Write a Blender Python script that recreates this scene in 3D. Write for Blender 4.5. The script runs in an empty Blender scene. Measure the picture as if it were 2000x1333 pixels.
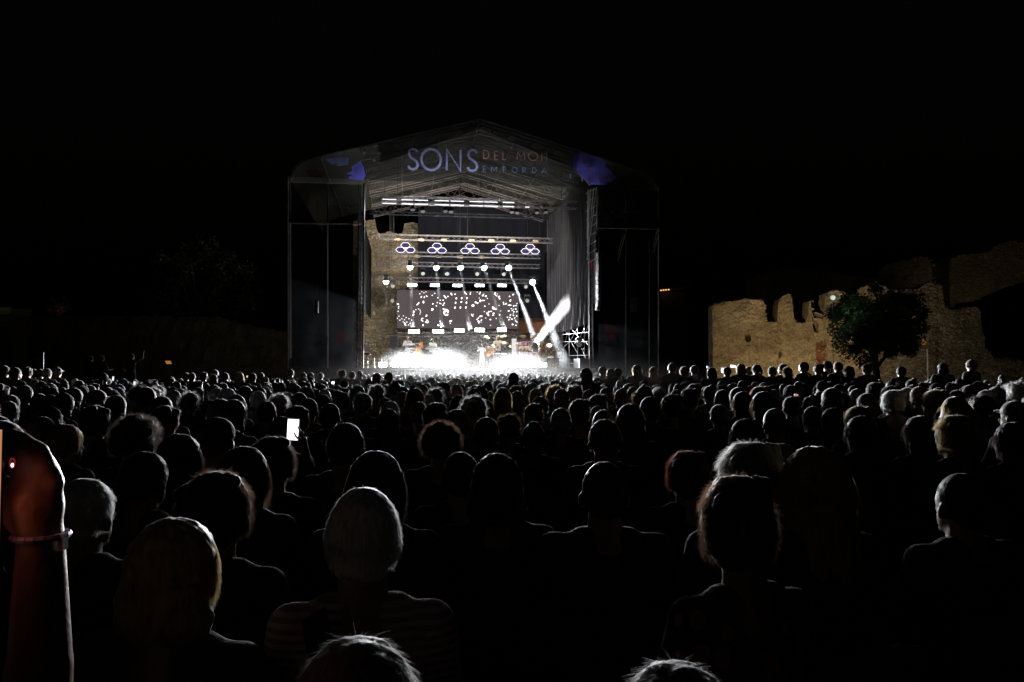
import bpy, bmesh, math, random
import numpy as np
from mathutils import Vector, Matrix, Quaternion, noise
random.seed(7); RG = random.Random(11)
sc = bpy.context.scene
COL = sc.collection
R = math.radians
# ------------------------------------------------------------------ camera
CAMZ = 1.54
F = 1500.0                      # focal length in pixels of the 2000 px wide photograph
PITCH = math.atan((725-666.5)/F)
cd = bpy.data.cameras.new('camera'); cam = bpy.data.objects.new('camera', cd); COL.objects.link(cam)
cd.sensor_width = 36; cd.lens = 27.0; cd.clip_start = .05; cd.clip_end = 2000
cam.location = (0, 0, CAMZ); cam.rotation_euler = (math.pi/2+PITCH, 0, 0)
sc.camera = cam
# ------------------------------------------------------------------ night sky
wd = bpy.data.worlds.new('World'); sc.world = wd; wd.use_nodes = True
wn = wd.node_tree.nodes; bg = wn['Background']
sky = wn.new('ShaderNodeTexSky'); sky.sky_type = 'NISHITA'; sky.sun_disc = False
sky.sun_elevation = R(-4); sky.sun_rotation = R(180); sky.altitude = 20
wd.node_tree.links.new(sky.outputs[0], bg.inputs[0]); bg.inputs[1].default_value = 0.05
sc.view_settings.view_transform = 'Standard'; sc.view_settings.look = 'None'
sc.view_settings.exposure = 0; sc.view_settings.gamma = 1; sc.view_settings.use_curve_mapping = False
cy = sc.cycles
cy.use_denoising = True; cy.denoiser = 'OPENIMAGEDENOISE'
cy.max_bounces = 5; cy.diffuse_bounces = 2; cy.glossy_bounces = 2; cy.transmission_bounces = 3
cy.transparent_max_bounces = 10; cy.volume_bounces = 1; cy.sample_clamp_indirect = 3; cy.sample_clamp_direct = 0
cy.volume_step_rate = 1.0; cy.volume_max_steps = 96
cy.caustics_reflective = False; cy.caustics_refractive = False
# ------------------------------------------------------------------ frames
def ray(px, py):
    x = (px-1000)/F; y = (666.5-py)/F
    c, s = math.cos(PITCH), math.sin(PITCH)
    return Vector((x, c - y*s, s + y*c))
def at(px, py, Y):
    r = ray(px, py); t = Y/r.y
    return Vector((r.x*t, Y, CAMZ + r.z*t))
TH = R(8.0); CT, ST = math.cos(TH), math.sin(TH)   # the stage is turned 8 degrees from the camera's axis
def W(u, v, w): return Vector((u*CT - v*ST, u*ST + v*CT, w))
def UV(p): return Vector((p.x*CT + p.y*ST, -p.x*ST + p.y*CT, p.z))
def S(px, py, v):
    r = ray(px, py); rv = -r.x*ST + r.y*CT; t = v/rv
    return Vector((r.x*t, r.y*t, CAMZ + r.z*t))
def SU(px, py, v): return UV(S(px, py, v))
UD = Vector((CT, ST, 0)); VD = Vector((-ST, CT, 0)); ZD = Vector((0, 0, 1))
STAGE_M = Matrix((UD, VD, ZD)).transposed()
# ------------------------------------------------------------------ mesh builder
class MB:
    def __init__(s): s.v = []; s.f = []
    def add(s, vs, fs):
        n = len(s.v); s.v.extend(Vector(a) for a in vs); s.f.extend(tuple(i+n for i in f) for f in fs); return s
    def box(s, c, size, M=None):
        M = M or Matrix.Identity(3); c = Vector(c); h = Vector(size)*.5
        vs = [c + M @ Vector((x*h.x, y*h.y, z*h.z)) for x in (-1, 1) for y in (-1, 1) for z in (-1, 1)]
        return s.add(vs, [(0,1,3,2),(4,6,7,5),(0,4,5,1),(2,3,7,6),(0,2,6,4),(1,5,7,3)])
    def tube(s, a, b, r, n=6, r2=None, cap=True):
        a, b = Vector(a), Vector(b); d = b-a
        if d.length < 1e-6: return s
        q = d.to_track_quat('Z', 'Y'); r2 = r if r2 is None else r2
        vs = []
        for p, rr in ((a, r), (b, r2)):
            for i in range(n):
                t = 2*math.pi*i/n; vs.append(p + q @ Vector((math.cos(t)*rr, math.sin(t)*rr, 0)))
        fs = [(i, (i+1)%n, n+(i+1)%n, n+i) for i in range(n)]
        if cap: fs += [tuple(range(n-1, -1, -1)), tuple(range(n, 2*n))]
        return s.add(vs, fs)
    def path(s, pts, r, n=6):
        for a, b in zip(pts[:-1], pts[1:]): s.tube(a, b, r, n)
        return s
    def ell(s, c, rad, M=None, n=12, m=8):
        M = M or Matrix.Identity(3); c = Vector(c); vs = []; fs = []
        vs.append(c + M @ Vector((0, 0, rad[2])))
        for j in range(1, m):
            p = math.pi*j/m
            for i in range(n):
                t = 2*math.pi*i/n
                vs.append(c + M @ Vector((rad[0]*math.sin(p)*math.cos(t), rad[1]*math.sin(p)*math.sin(t), rad[2]*math.cos(p))))
        vs.append(c + M @ Vector((0, 0, -rad[2])))
        for i in range(n): fs.append((0, 1+i, 1+(i+1)%n))
        for j in range(m-2):
            for i in range(n):
                a = 1+j*n+i; b = 1+j*n+(i+1)%n; fs.append((a, a+n, b+n, b))
        l = len(vs)-1
        for i in range(n): fs.append((l, l-n+(i+1)%n, l-n+i))
        return s.add(vs, fs)
    def cyl(s, c, axis, r, h, n=14, r2=None):
        c = Vector(c); a = Vector(axis).normalized()*h*.5; return s.tube(c-a, c+a, r, n, r2)
    def quad(s, a, b, c, d): return s.add([a, b, c, d], [(0, 1, 2, 3)])
    def sheet(s, fn, nu, nv):
        vs = [fn(i/nu, j/nv) for j in range(nv+1) for i in range(nu+1)]
        fs = [(j*(nu+1)+i, j*(nu+1)+i+1, (j+1)*(nu+1)+i+1, (j+1)*(nu+1)+i) for j in range(nv) for i in range(nu)]
        return s.add(vs, fs)
    def build(s, name, mat, parent=None, smooth=False, **kw):
        loc = kw.pop('loc', None)
        org = Vector(parent_loc(parent)) if parent else (Vector(loc) if loc else Vector((0, 0, 0)))
        me = bpy.data.meshes.new(name)
        me.from_pydata([tuple(p-org) for p in s.v], [], s.f); me.update()
        if mat: me.materials.append(mat)
        if smooth: me.shade_smooth()
        o = bpy.data.objects.new(name, me); COL.objects.link(o)
        if parent: o.parent = parent
        elif loc: o.location = org
        for k, v in kw.items(): o[k] = v
        return o
def parent_loc(p):
    l = Vector(p.location); q = p.parent
    while q: l += q.location; q = q.parent
    return l
def tag(o, label, cat, group=None):
    o['label'] = label; o['category'] = cat
    if group: o['group'] = group
    return o
def thing(name, loc, label, cat, group=None):
    o = bpy.data.objects.new(name, None); COL.objects.link(o); o.location = loc; o.empty_display_size = .2
    return tag(o, label, cat, group)
# ------------------------------------------------------------------ materials
def mat(name, col, rough=.6, metal=0, var=.25, scale=4, bump=0, bscale=None, spec=.5, sheen=0, coat=0, trans=0):
    m = bpy.data.materials.new(name); m.use_nodes = True; nt = m.node_tree; N = nt.nodes; L = nt.links
    p = N['Principled BSDF']; p.inputs['Roughness'].default_value = rough; p.inputs['Metallic'].default_value = metal
    p.inputs['Specular IOR Level'].default_value = spec
    if sheen: p.inputs['Sheen Weight'].default_value = sheen; p.inputs['Sheen Roughness'].default_value = .35
    tc = N.new('ShaderNodeTexCoord'); nz = N.new('ShaderNodeTexNoise'); nz.inputs['Scale'].default_value = scale
    nz.inputs['Detail'].default_value = 5; L.new(tc.outputs['Object'], nz.inputs['Vector'])
    cr = N.new('ShaderNodeValToRGB'); cr.color_ramp.elements[0].position = .3; cr.color_ramp.elements[1].position = .7
    cr.color_ramp.elements[0].color = tuple(c*(1-var) for c in col)+(1,); cr.color_ramp.elements[1].color = tuple(min(1, c*(1+var)) for c in col)+(1,)
    L.new(nz.outputs[0], cr.inputs[0]); L.new(cr.outputs[0], p.inputs['Base Color'])
    if bump:
        n2 = N.new('ShaderNodeTexNoise'); n2.inputs['Scale'].default_value = bscale or scale*5; n2.inputs['Detail'].default_value = 6
        L.new(tc.outputs['Object'], n2.inputs['Vector']); b = N.new('ShaderNodeBump'); b.inputs['Strength'].default_value = bump
        b.inputs['Distance'].default_value = .03; L.new(n2.outputs[0], b.inputs['Height']); L.new(b.outputs[0], p.inputs['Normal'])
    if trans:
        t = N.new('ShaderNodeBsdfTranslucent'); L.new(cr.outputs[0], t.inputs[0]); mx = N.new('ShaderNodeMixShader'); mx.inputs[0].default_value = trans
        L.new(p.outputs[0], mx.inputs[1]); L.new(t.outputs[0], mx.inputs[2]); L.new(mx.outputs[0], N['Material Output'].inputs[0])
    return m
def emis(name, col, s, light=False):
    m = bpy.data.materials.new(name); m.use_nodes = True; nt = m.node_tree; N = nt.nodes
    N.remove(N['Principled BSDF']); e = N.new('ShaderNodeEmission'); e.inputs[0].default_value = tuple(col)+(1,); e.inputs[1].default_value = s
    nt.links.new(e.outputs[0], N['Material Output'].inputs[0])
    m.cycles.emission_sampling = 'AUTO' if light else 'NONE'
    return m
def gauze(name, col, opacity, transl=.5, var=.3, scale=1.5):
    """open-weave printed mesh cloth: threads that reflect and let light through, holes between them"""
    m = bpy.data.materials.new(name); m.use_nodes = True; nt = m.node_tree; N = nt.nodes; L = nt.links
    N.remove(N['Principled BSDF'])
    tc = N.new('ShaderNodeTexCoord'); nz = N.new('ShaderNodeTexNoise'); nz.inputs['Scale'].default_value = scale; nz.inputs['Detail'].default_value = 4
    L.new(tc.outputs['Object'], nz.inputs['Vector'])
    cr = N.new('ShaderNodeValToRGB'); cr.color_ramp.elements[0].position = .35; cr.color_ramp.elements[1].position = .65
    cr.color_ramp.elements[0].color = tuple(c*(1-var) for c in col)+(1,); cr.color_ramp.elements[1].color = tuple(c*(1+var) for c in col)+(1,)
    L.new(nz.outputs[0], cr.inputs[0])
    d = N.new('ShaderNodeBsdfDiffuse'); t = N.new('ShaderNodeBsdfTranslucent'); L.new(cr.outputs[0], d.inputs[0]); L.new(cr.outputs[0], t.inputs[0])
    m1 = N.new('ShaderNodeMixShader'); m1.inputs[0].default_value = transl; L.new(d.outputs[0], m1.inputs[1]); L.new(t.outputs[0], m1.inputs[2])
    tr = N.new('ShaderNodeBsdfTransparent'); m2 = N.new('ShaderNodeMixShader'); m2.inputs[0].default_value = opacity
    L.new(tr.outputs[0], m2.inputs[1]); L.new(m1.outputs[0], m2.inputs[2]); L.new(m2.outputs[0], N['Material Output'].inputs[0])
    return m
def volume(name, dens, noise_scale=None, lo=.35, hi=.7, aniso=.2, col=(1, 1, 1), fade=None):
    m = bpy.data.materials.new(name); m.use_nodes = True; nt = m.node_tree; N = nt.nodes; L = nt.links
    N.remove(N['Principled BSDF']); s = N.new('ShaderNodeVolumeScatter'); s.inputs['Anisotropy'].default_value = aniso
    s.inputs['Color'].default_value = tuple(col)+(1,); s.inputs['Density'].default_value = dens
    out = None
    if noise_scale:
        tc = N.new('ShaderNodeTexCoord'); nz = N.new('ShaderNodeTexNoise'); nz.inputs['Scale'].default_value = noise_scale; nz.inputs['Detail'].default_value = 3
        L.new(tc.outputs['Object'], nz.inputs['Vector']); mr = N.new('ShaderNodeMapRange'); mr.inputs[1].default_value = lo; mr.inputs[2].default_value = hi
        mr.inputs[3].default_value = dens*.12; mr.inputs[4].default_value = dens; L.new(nz.outputs[0], mr.inputs[0]); out = mr.outputs[0]
    if fade:
        tg = N.new('ShaderNodeTexCoord'); sb = N.new('ShaderNodeVectorMath'); sb.operation = 'DISTANCE'; sb.inputs[1].default_value = (.5, .5, fade[0])
        L.new(tg.outputs['Generated'], sb.inputs[0]); m3 = N.new('ShaderNodeMapRange'); m3.inputs[1].default_value = .5; m3.inputs[2].default_value = fade[1]
        m3.inputs[3].default_value = 0; m3.inputs[4].default_value = 1; L.new(sb.outputs['Value'], m3.inputs[0])
        mu = N.new('ShaderNodeMath'); mu.operation = 'MULTIPLY'; L.new(m3.outputs[0], mu.inputs[0])
        if out: L.new(out, mu.inputs[1])
        else: mu.inputs[1].default_value = dens
        out = mu.outputs[0]
    if out: L.new(out, s.inputs['Density'])
    L.new(s.outputs[0], N['Material Output'].inputs['Volume'])
    return m
M_alu = mat('brushed_aluminium', (.36, .33, .31), .38, .85, .1, 20)
M_steel = mat('galvanised_steel', (.12, .118, .115), .45, .6, .2, 15)
M_black = mat('black_metal', (.02, .02, .022), .5, 0, .3, 8)
M_dark = mat('black_paint', (.035, .035, .04), .45, 0, .2, 6)
M_deck = mat('stage_deck', (.06, .06, .06), .55, 0, .3, 3, .1)
M_case = mat('tan_hoist_cover', (.26, .19, .12), .6, 0, .2, 6)
M_white = mat('white_plastic', (.7, .7, .68), .5, 0, .06, 4)
M_lens = mat('frosted_lens', (.6, .58, .54), .3, 0, .1, 6)
M_raft = mat('dull_aluminium', (.24, .2, .185), .5, .5, .2, 15)
M_membrane = mat('roof_membrane', (.05, .056, .045), .6, 0, .3, .6, .2, 2)
M_drape = mat('grey_drape', (.015, .014, .018), .8, 0, .25, 1.2, 0, sheen=.3)
M_skirt = mat('black_skirt', (.008, .008, .008), .95, 0, .2, 2, spec=.02)
M_cable = mat('black_cable', (.015, .015, .015), .5)
M_screen_off = emis('screen_panel_glow', (.165, .135, .14), .64)
M_led = emis('led_white', (1, .97, 1), 2.2)
M_ledv = emis('led_violet', (.30, .2, .62), .26)
M_lamp = emis('lamp_white', (.93, .96, 1), 40)
M_bar = emis('led_bar_white', (.92, .92, 1), 1.7)
M_dot = emis('screen_dot_white', (1, .95, 1), 3.2)
# ------------------------------------------------------------------ lamps
def spot(name, p, target, power, cone, blend=.3, col=(.9, .95, 1), size=.06, parent=None):
    l = bpy.data.lights.new(name, 'SPOT'); l.energy = power; l.spot_size = R(cone); l.spot_blend = blend; l.color = col; l.shadow_soft_size = size
    o = bpy.data.objects.new(name, l); COL.objects.link(o); p = Vector(p)
    o.rotation_euler = (Vector(target)-p).to_track_quat('-Z', 'Y').to_euler()
    o.location = p - (parent_loc(parent) if parent else Vector((0, 0, 0)))
    if parent: o.parent = parent
    return o
def area(name, p, direction, power, sx, sy, col=(.9, .95, 1), parent=None, spread=180, along=None):
    l = bpy.data.lights.new(name, 'AREA'); l.shape = 'RECTANGLE'; l.size = sx; l.size_y = sy; l.energy = power; l.color = col; l.spread = R(spread)
    o = bpy.data.objects.new(name, l); COL.objects.link(o); p = Vector(p)
    z = -Vector(direction).normalized(); x = Vector(along or UD); x = (x - z*x.dot(z)).normalized(); y = z.cross(x)
    o.rotation_euler = Matrix((x, y, z)).transposed().to_euler()
    o.location = p - (parent_loc(parent) if parent else Vector((0, 0, 0)))
    if parent: o.parent = parent
    return o
# ------------------------------------------------------------------ ground
g = MB(); g.sheet(lambda a, b: Vector((-600+1200*a, -300+1500*b, 0.0)), 24, 24)
M_ground = mat('trodden_dry_grass', (.09, .08, .05), .95, 0, .4, 1.2, .5, 12)
g.build('ground', M_ground, kind='structure')
# ------------------------------------------------------------------ the stage
VF = 38.0; VB = 52.5
FLOOR = S(930, 719.5, VF).z
UL, UR = SU(708, 700, VF).x, SU(1151, 700, VF).x          # inner portal posts
OL, OR = SU(563, 700, VF).x, SU(1287, 700, VF).x          # outer wing posts
UC = .5*(OL+OR)
APEX = S(938, 229, VF).z; EAVE = S(562, 350, VF).z; EAVE = EAVE*.5 + S(1288, 366, VF).z*.5
base = W(UC, VF, 0); ZB = S(930, 359, VF).z
stage = thing('concert_stage', base, 'open-air concert stage with gabled roof, printed mesh banner and glowing fog on its deck', 'stage')
d = MB(); d.box(W((UL+UR)/2, (VF+VB)/2, FLOOR-.06), (UR-UL+.6, VB-VF, .12), STAGE_M); d.build('deck', M_deck, stage)
d = MB(); d.sheet(lambda a, b: W(UL-.3+(UR-UL+.6)*a, VF-.01-.04*math.sin(a*150)*(1-b*.3), FLOOR-.13-(FLOOR-.13)*b), 260, 4); d.build('skirt', M_skirt, stage)
d = MB(); d.box(W((UL+UR)/2, VF-.03, FLOOR-.05), (UR-UL+.6, .05, .11), STAGE_M); d.build('deck_edge', M_alu, stage)
def rooftop(u, k=0):                      # the roof's line, rounded where it turns down at the eaves
    h = abs(u-UC); half = (OR-OL)/2
    z = APEX - (APEX-EAVE-.75)*h/half
    e = half-h
    if e < 1.0: z -= .95*(1-math.sqrt(max(0, 1-(1-e)**2)))
    return z
def truss(mb, mbr, a, b, size, bay, rc=.022, rb=.011, up=ZD, sq=True):
    a, b = Vector(a), Vector(b); ax = (b-a).normalized(); up = (up - ax*up.dot(ax)).normalized(); sd = ax.cross(up)
    h = size/2; cs = [(up*h+sd*h), (up*h-sd*h), (-up*h-sd*h), (-up*h+sd*h)]
    for c in cs: mb.append((a+c, b+c, rc))
    n = max(1, round((b-a).length/bay))
    for k in range(n):
        t0, t1 = a.lerp(b, k/n), a.lerp(b, (k+1)/n)
        for q in range(4):
            c0, c1 = cs[q], cs[(q+1) % 4]
            if k % 2: c0, c1 = c1, c0
            mbr.tube(t0+c0, t1+c1, rb, 4, cap=False)
            if k == 0: mbr.tube(t0+c0, t0+c1, rb, 4, cap=False)
    return n
def truss_part(name, a, b, size, bay, root, m=M_alu, rc=.022, rb=.011, up=ZD):
    chords = []; br = MB(); truss(chords, br, a, b, size, bay, rc, rb, up)
    e = bpy.data.objects.new(name, None); COL.objects.link(e); e.parent = root; e.location = Vector(a)-parent_loc(root)
    for c in chords: MB().tube(c[0], c[1], c[2], 6).build('chord', m, e)
    br.build('lattice', m, e, kind='stuff')
    return e
def truss_thing(name, a, b, size, bay, label, cat='truss', group=None, m=M_alu, rc=.022, rb=.011):
    t = thing(name, a, label, cat, group); chords = []; br = MB(); truss(chords, br, a, b, size, bay, rc, rb)
    for c in chords: MB().tube(c[0], c[1], c[2], 6).build('chord', m, t)
    br.build('lattice', m, t, kind='stuff')
    return t
for i, v in enumerate((VF+.35, 41.6, 45.2, 48.8, 52.2)):          # rafters, gable form
    for sgn in (-1, 1):
        ue = UC + sgn*((UR-UL)/2+.25)
        truss_part('rafter', W(UC, v, APEX-.5), W(ue, v, rooftop(ue)-.42), .55, .62, stage, M_raft, .03, .014)
for k in range(-4, 5):                                          # purlins run back under the skin
    u = UC + k*1.95; z = rooftop(u)-.16
    MB().tube(W(u, VF+.1, z), W(u, VB, z), .03, 6).build('purlin', M_alu, stage)
for sgn in (-1, 1):
    mb = MB(); mb.sheet(lambda a, b: W(UC+sgn*a*(OR-OL)/2*.999, VF+.05+(VB+.3-VF)*b, rooftop(UC+sgn*a*(OR-OL)/2*.999)-.05-.05*math.sin(b*math.pi*4)**2), 40, 16)
    mb.build('roof_membrane', M_membrane, stage, smooth=True)
    mb = MB(); mb.sheet(lambda a, b: W(UC+sgn*((UR-UL)/2+.3), VF+.06+(VB-VF)*b, 5.0+a*(ZB-1.2-5.0)), 2, 4)
    mb.build('wing_light_block', M_skirt, stage)  # added black sheet, keeps stage light out of the wings
# gable banner of printed gauze
M_gab = gauze('dark_mesh_banner', (.010, .012, .010), .55)
mb = MB(); mb.sheet(lambda a, b: W(OL+(OR-OL)*a, VF-.02, (ZB+ .0)+(max(rooftop(OL+(OR-OL)*a), ZB+.02)-ZB)*b), 120, 3)
banner = mb.build('gable_banner', M_gab, stage)
# darker printed border that follows the roof line
M_bord = gauze('black_banner_border', (.006, .006, .008), .72)
def border(a, b):
    u = OL+(OR-OL)*a; t = rooftop(u); lo = max(ZB+.01, t-.62-.1*max(0, abs(u-UC))-0); lo = min(lo, t-.02)
    if abs(u-UC) > 4.95: lo = t-.12
    return W(u, VF-.026, lo+(t-lo)*b)
MB().sheet(border, 120, 1).build('banner_border', M_bord, banner)
LET = {
 'S': [[(.93, .86), (.72, .98), (.45, 1), (.2, .93), (.12, .76), (.25, .6), (.55, .5), (.85, .38), (.95, .2), (.8, .05), (.5, 0), (.22, .04), (.04, .17)]],
 'O': [[(.5+.5*math.cos(t*math.pi/12), .5+.5*math.sin(t*math.pi/12)) for t in range(25)]],
 'N': [[(.08, 0), (.08, 1), (.92, 0), (.92, 1)]], 'D': [[(.1, 0), (.1, 1), (.45, 1), (.78, .87), (.95, .5), (.78, .13), (.45, 0), (.1, 0)]],
 'E': [[(.85, 1), (.12, 1), (.12, 0), (.85, 0)], [(.12, .5), (.75, .5)]], 'L': [[(.12, 1), (.12, 0), (.82, 0)]],
 'M': [[(.05, 0), (.12, 1), (.5, .25), (.88, 1), (.95, 0)]], 'P': [[(.12, 0), (.12, 1), (.6, 1), (.85, .88), (.85, .6), (.6, .47), (.12, .47)]],
 'R': [[(.12, 0), (.12, 1), (.6, 1), (.85, .88), (.85, .6), (.6, .48), (.12, .48)], [(.5, .48), (.88, 0)]], 'A': [[(0, 0), (.5, 1), (1, 0)], [(.2, .33), (.8, .33)]],
}
def text(word, boxes, th, v, m, parent, name='lettering'):
    mb = MB()
    for ch, (x0, y0, x1, y1) in zip(word, boxes):
        p0 = SU(x0, y1, v); p1 = SU(x1, y1, v); q0 = SU(x0, y0, v)
        for st in LET[ch]:
            pts = [Vector((p0.x+(p1.x-p0.x)*a, p0.z+(q0.z-p0.z)*b)) for a, b in st]
            L_, R_ = [], []
            for i, p in enumerate(pts):
                closed = (pts[0]-pts[-1]).length < 1e-4
                pa = pts[i-1] if i else (pts[-2] if closed else p); pb = pts[i+1] if i < len(pts)-1 else (pts[1] if closed else p)
                d1 = (p-pa).normalized() if (p-pa).length > 1e-6 else (pb-p).normalized(); d2 = (pb-p).normalized() if (pb-p).length > 1e-6 else d1
                n = Vector((-(d1+d2).y, (d1+d2).x)); n = n.normalized() if n.length > 1e-4 else Vector((-d1.y, d1.x))
                kk = min(1.6, 1/max(.4, n.dot(Vector((-d1.y, d1.x)))))
                L_.append(p+n*th/2*kk); R_.append(p-n*th/2*kk)
            vs = [W(a.x, v, a.y) for a in L_]+[W(a.x, v, a.y) for a in R_]; k = len(pts)
            mb.add(vs, [(i, i+1, k+i+1, k+i) for i in range(k-1)])
    return mb.build(name, m, parent)
def boxes(x0, x1, n, y0, y1, y0b=None, y1b=None, fill=.8, widths=None):
    ws = widths or [1]*n; tot = sum(ws); out = []; x = x0; st = (x1-x0)/tot
    for i, w_ in enumerate(ws):
        f = (x-x0)/(x1-x0); a = y0+(y0b-y0)*f if y0b else y0; b = y1+(y1b-y1)*f if y1b else y1
        out.append((x, a, x+st*w_*fill, b)); x += st*w_
    return out
M_pb = gauze('violet_print', (.5, .5, .95), .75, .85, .25, 3)
M_po = gauze('salmon_print', (.8, .4, .34), .7, .85, .25, 3)
M_pn = gauze('blue_print', (.3, .38, .8), .75, .85, .25, 3)
M_pd = gauze('dim_grey_print', (.3, .33, .36), .5, .5, .2, 3)
M_pp = gauze('deep_blue_print', (.19, .19, .85), .9, .9, .4, 1.2)
M_pk = gauze('orange_print', (.8, .42, .3), .9, .9, .3, 2)
M_pr = gauze('dark_red_print', (.2, .015, .025), .3, .6, .5, 1.0)
text('SONS', [(796, 291, 817, 331), (823, 291, 861, 332), (870, 292, 902, 333), (912, 293, 933, 334)], .115, VF-.034, M_pb, banner)
text('DELMON', [(943, 294, 956, 310), (965, 296, 974, 312), (981, 296, 989, 312), (1009, 297, 1026, 312), (1032, 297, 1050, 314), (1057, 298, 1069, 314)], .05, VF-.034, M_po, banner)
text('EMPORDA', [(943, 325, 950, 336), (959, 326, 971, 336), (982, 326, 988, 337), (1000, 327, 1010, 337), (1020, 328, 1028, 338), (1039, 328, 1048, 338), (1057, 329, 1069, 339)], .035, VF-.034, M_pn, banner)
def print_patch(pts, v, m, parent, name='printed_shape'):
    ps = [S(x, y, v) for x, y in pts]; return MB().add(ps, [tuple(range(len(ps)))]).build(name, m, parent)
print_patch([(688, 326), (704, 314), (711, 328), (714, 343), (709, 352), (694, 351), (679, 350), (682, 345), (690, 343), (676, 340), (688, 334)], VF-.030, M_pp, banner)
print_patch([(634, 311), (662, 307), (682, 308), (680, 322), (660, 325), (646, 320)], VF-.030, M_pn, banner)
print_patch([(596, 335), (614, 330), (636, 338), (630, 348), (606, 347)], VF-.030, M_pr, banner)
print_patch([(1124, 299), (1140, 301), (1165, 308), (1183, 314), (1182, 324), (1192, 333), (1203, 347), (1196, 355), (1180, 362), (1150, 361), (1140, 350), (1130, 342), (1118, 322), (1119, 310)], VF-.030, M_pp, banner)
for x, y, a, b, an in [(1139, 312, 3, 10, 5), (1153, 332, 3, 9, -10), (1151, 355, 3, 10, 0), (1168, 348, 3, 9, -12), (1132, 338, 3, 8, -25), (1146, 322, 5, 2, 10), (1180, 350, 3, 7, -30), (1190, 352, 4, 5, -20), (1137, 350, 2, 6, 0), (1122, 330, 2, 6, 0), (1114, 345, 2, 6, 0), (1193, 340, 2, 5, -20)]:
    ca, sa = math.cos(R(an)), math.sin(R(an))
    print_patch([(x+dx*ca-dy*sa, y+dx*sa+dy*ca) for dx, dy in ((0, -b), (a*.7, -b*.3), (a*.6, b*.6), (0, b), (-a*.6, b*.5), (-a*.8, -b*.3))], VF-.034, M_pk if x > 1124 else M_pn, banner, 'printed_leaf')
for x, y, r in [(741, 300, 4), (730, 287, 3), (713, 299, 3.5), (752, 288, 2), (778, 284, 2.5), (808, 273, 2), (889, 247, 2.5), (925, 237, 2.5), (731, 314, 3), (656, 322, 4), (960, 257, 5), (1004, 283, 2)]:
    print_patch([(x+r*math.cos(t), y+r*.8*math.sin(t)) for t in [k*math.pi/3+x for k in range(6)]], VF-.034, M_pb if x % 2 else M_pd, banner, 'printed_leaf')
# portal posts, wing posts, hems
def post(px, y0, y1, v, r=.035, m=M_alu, name='post', root=stage, px2=None):
    return MB().tube(S(px, y0, v), S(px2 or px, y1, v), r, 8).build(name, m, root)
MB().tube(W(UL+.03, VF+.02, 0), W(UL+.03, VF+.02, S(708, 358, VF).z), .035, 8).build('post', M_alu, stage)
truss_part('portal_tower', W(UL-.14, VF+.3, 0), W(UL-.14, VF+.3, S(708, 358, VF).z), .24, .5, stage, M_dark, .028, .012, UD)
MB().tube(W(UR+.02, VF+.02, 0), W(UR+.02, VF+.02, S(1150, 372, VF).z), .03, 8).build('post', M_alu, stage)
truss_part('portal_tower', W(UR+.16, VF+.3, 0), W(UR+.16, VF+.3, S(1160, 372, VF).z), .2, .5, stage, M_dark, .028, .012, UD)
post(567, 345, 700, VF+.1, .045, M_white); post(563, 345, 720, VF+.02, .03, M_white); post(640, 358, 720, VF+.1, .035, M_white)
post(1286, 365, 725, VF+.1, .035, M_white); post(1222, 375, 725, VF+.3, .03); post(1268, 470, 725, VF+.3, .03); post(1166, 370, 450, VF, .02)
MB().tube(S(563, 437, VF), S(706, 438, VF), .03).build('hem_bar', M_white, stage)
MB().tube(S(563, 356, VF), S(706, 359, VF), .018).build('hem_bar', M_white, stage)
MB().tube(S(1166, 446, VF), S(1287, 448, VF), .02).build('hem_bar', M_white, stage)
arc = [W(OL+.0+(.02 if k == 0 else 0)+1.0*k/10, VF+.02, rooftop(OL+1.0*k/10)) for k in range(11)]
MB().path(arc, .03).build('eave_bend', M_white, stage)
arc = [W(OR-1.0*k/10, VF+.02, rooftop(OR-1.0*k/10)) for k in range(11)]
MB().path(arc, .03).build('eave_bend', M_white, stage)
for sgn in (-1, 1):
    MB().path([W(UC+sgn*k*((OR-OL)/2-1)/14, VF+.02, rooftop(UC+sgn*k*((OR-OL)/2-1)/14)-.03) for k in range(15)], .032).build('eave_tube', M_white, stage)
# wing scrims
M_wing = gauze('black_wing_mesh', (.016, .018, .02), .8, .4)
M_wing2 = gauze('black_wing_mesh_dense', (.009, .0095, .0105), .9, .4)
def scrim(px0, px1, y0, y1, v, m, name='wing_scrim'):
    a, b = SU(px0, y0, v), SU(px1, y0, v); zb = max(.05, S((px0+px1)/2, y1, v).z)
    mb = MB(); mb.sheet(lambda s_, t: W(a.x+(b.x-a.x)*s_, v+.05*math.sin(s_*23+t*3), a.z+(zb-a.z)*t), 24, 10); return mb.build(name, m, stage, smooth=True)
sl = scrim(564, 707, 357, 437, VF-.02, M_wing); scrim(566, 707, 438, 730, VF+.25, M_wing2)
sr = scrim(1166, 1287, 368, 447, VF-.02, M_wing); scrim(1168, 1286, 449, 730, VF+.45, M_wing2)
text('DELMON', boxes(643, 697, 6, 402, 408, widths=[1, 1, 1, 1.4, 1, 1]), .03, VF-.09, M_pd, sl)
text('RDA', boxes(675, 697, 3, 412, 418), .03, VF-.09, M_pd, sl)
text('SONS', boxes(1178, 1230, 4, 414, 427), .05, VF-.09, M_pn, sr)
text('DELMON', boxes(1236, 1278, 6, 413, 418), .02, VF-.09, M_pd, sr)
print_patch([(1176, 636), (1190, 632), (1204, 640), (1210, 655), (1200, 668), (1188, 662), (1182, 648)], VF+.36, M_pr, stage)
print_patch([(655, 655), (668, 645), (676, 655), (674, 668), (662, 668)], VF+.16, M_pr, stage)
print_patch([(640, 705), (652, 698), (664, 694), (660, 704), (645, 712)], VF+.16, M_pr, stage)
print_patch([(1152, 505), (1164, 515), (1168, 540), (1158, 530), (1150, 520)], VF+.36, M_pr, stage)
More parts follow.
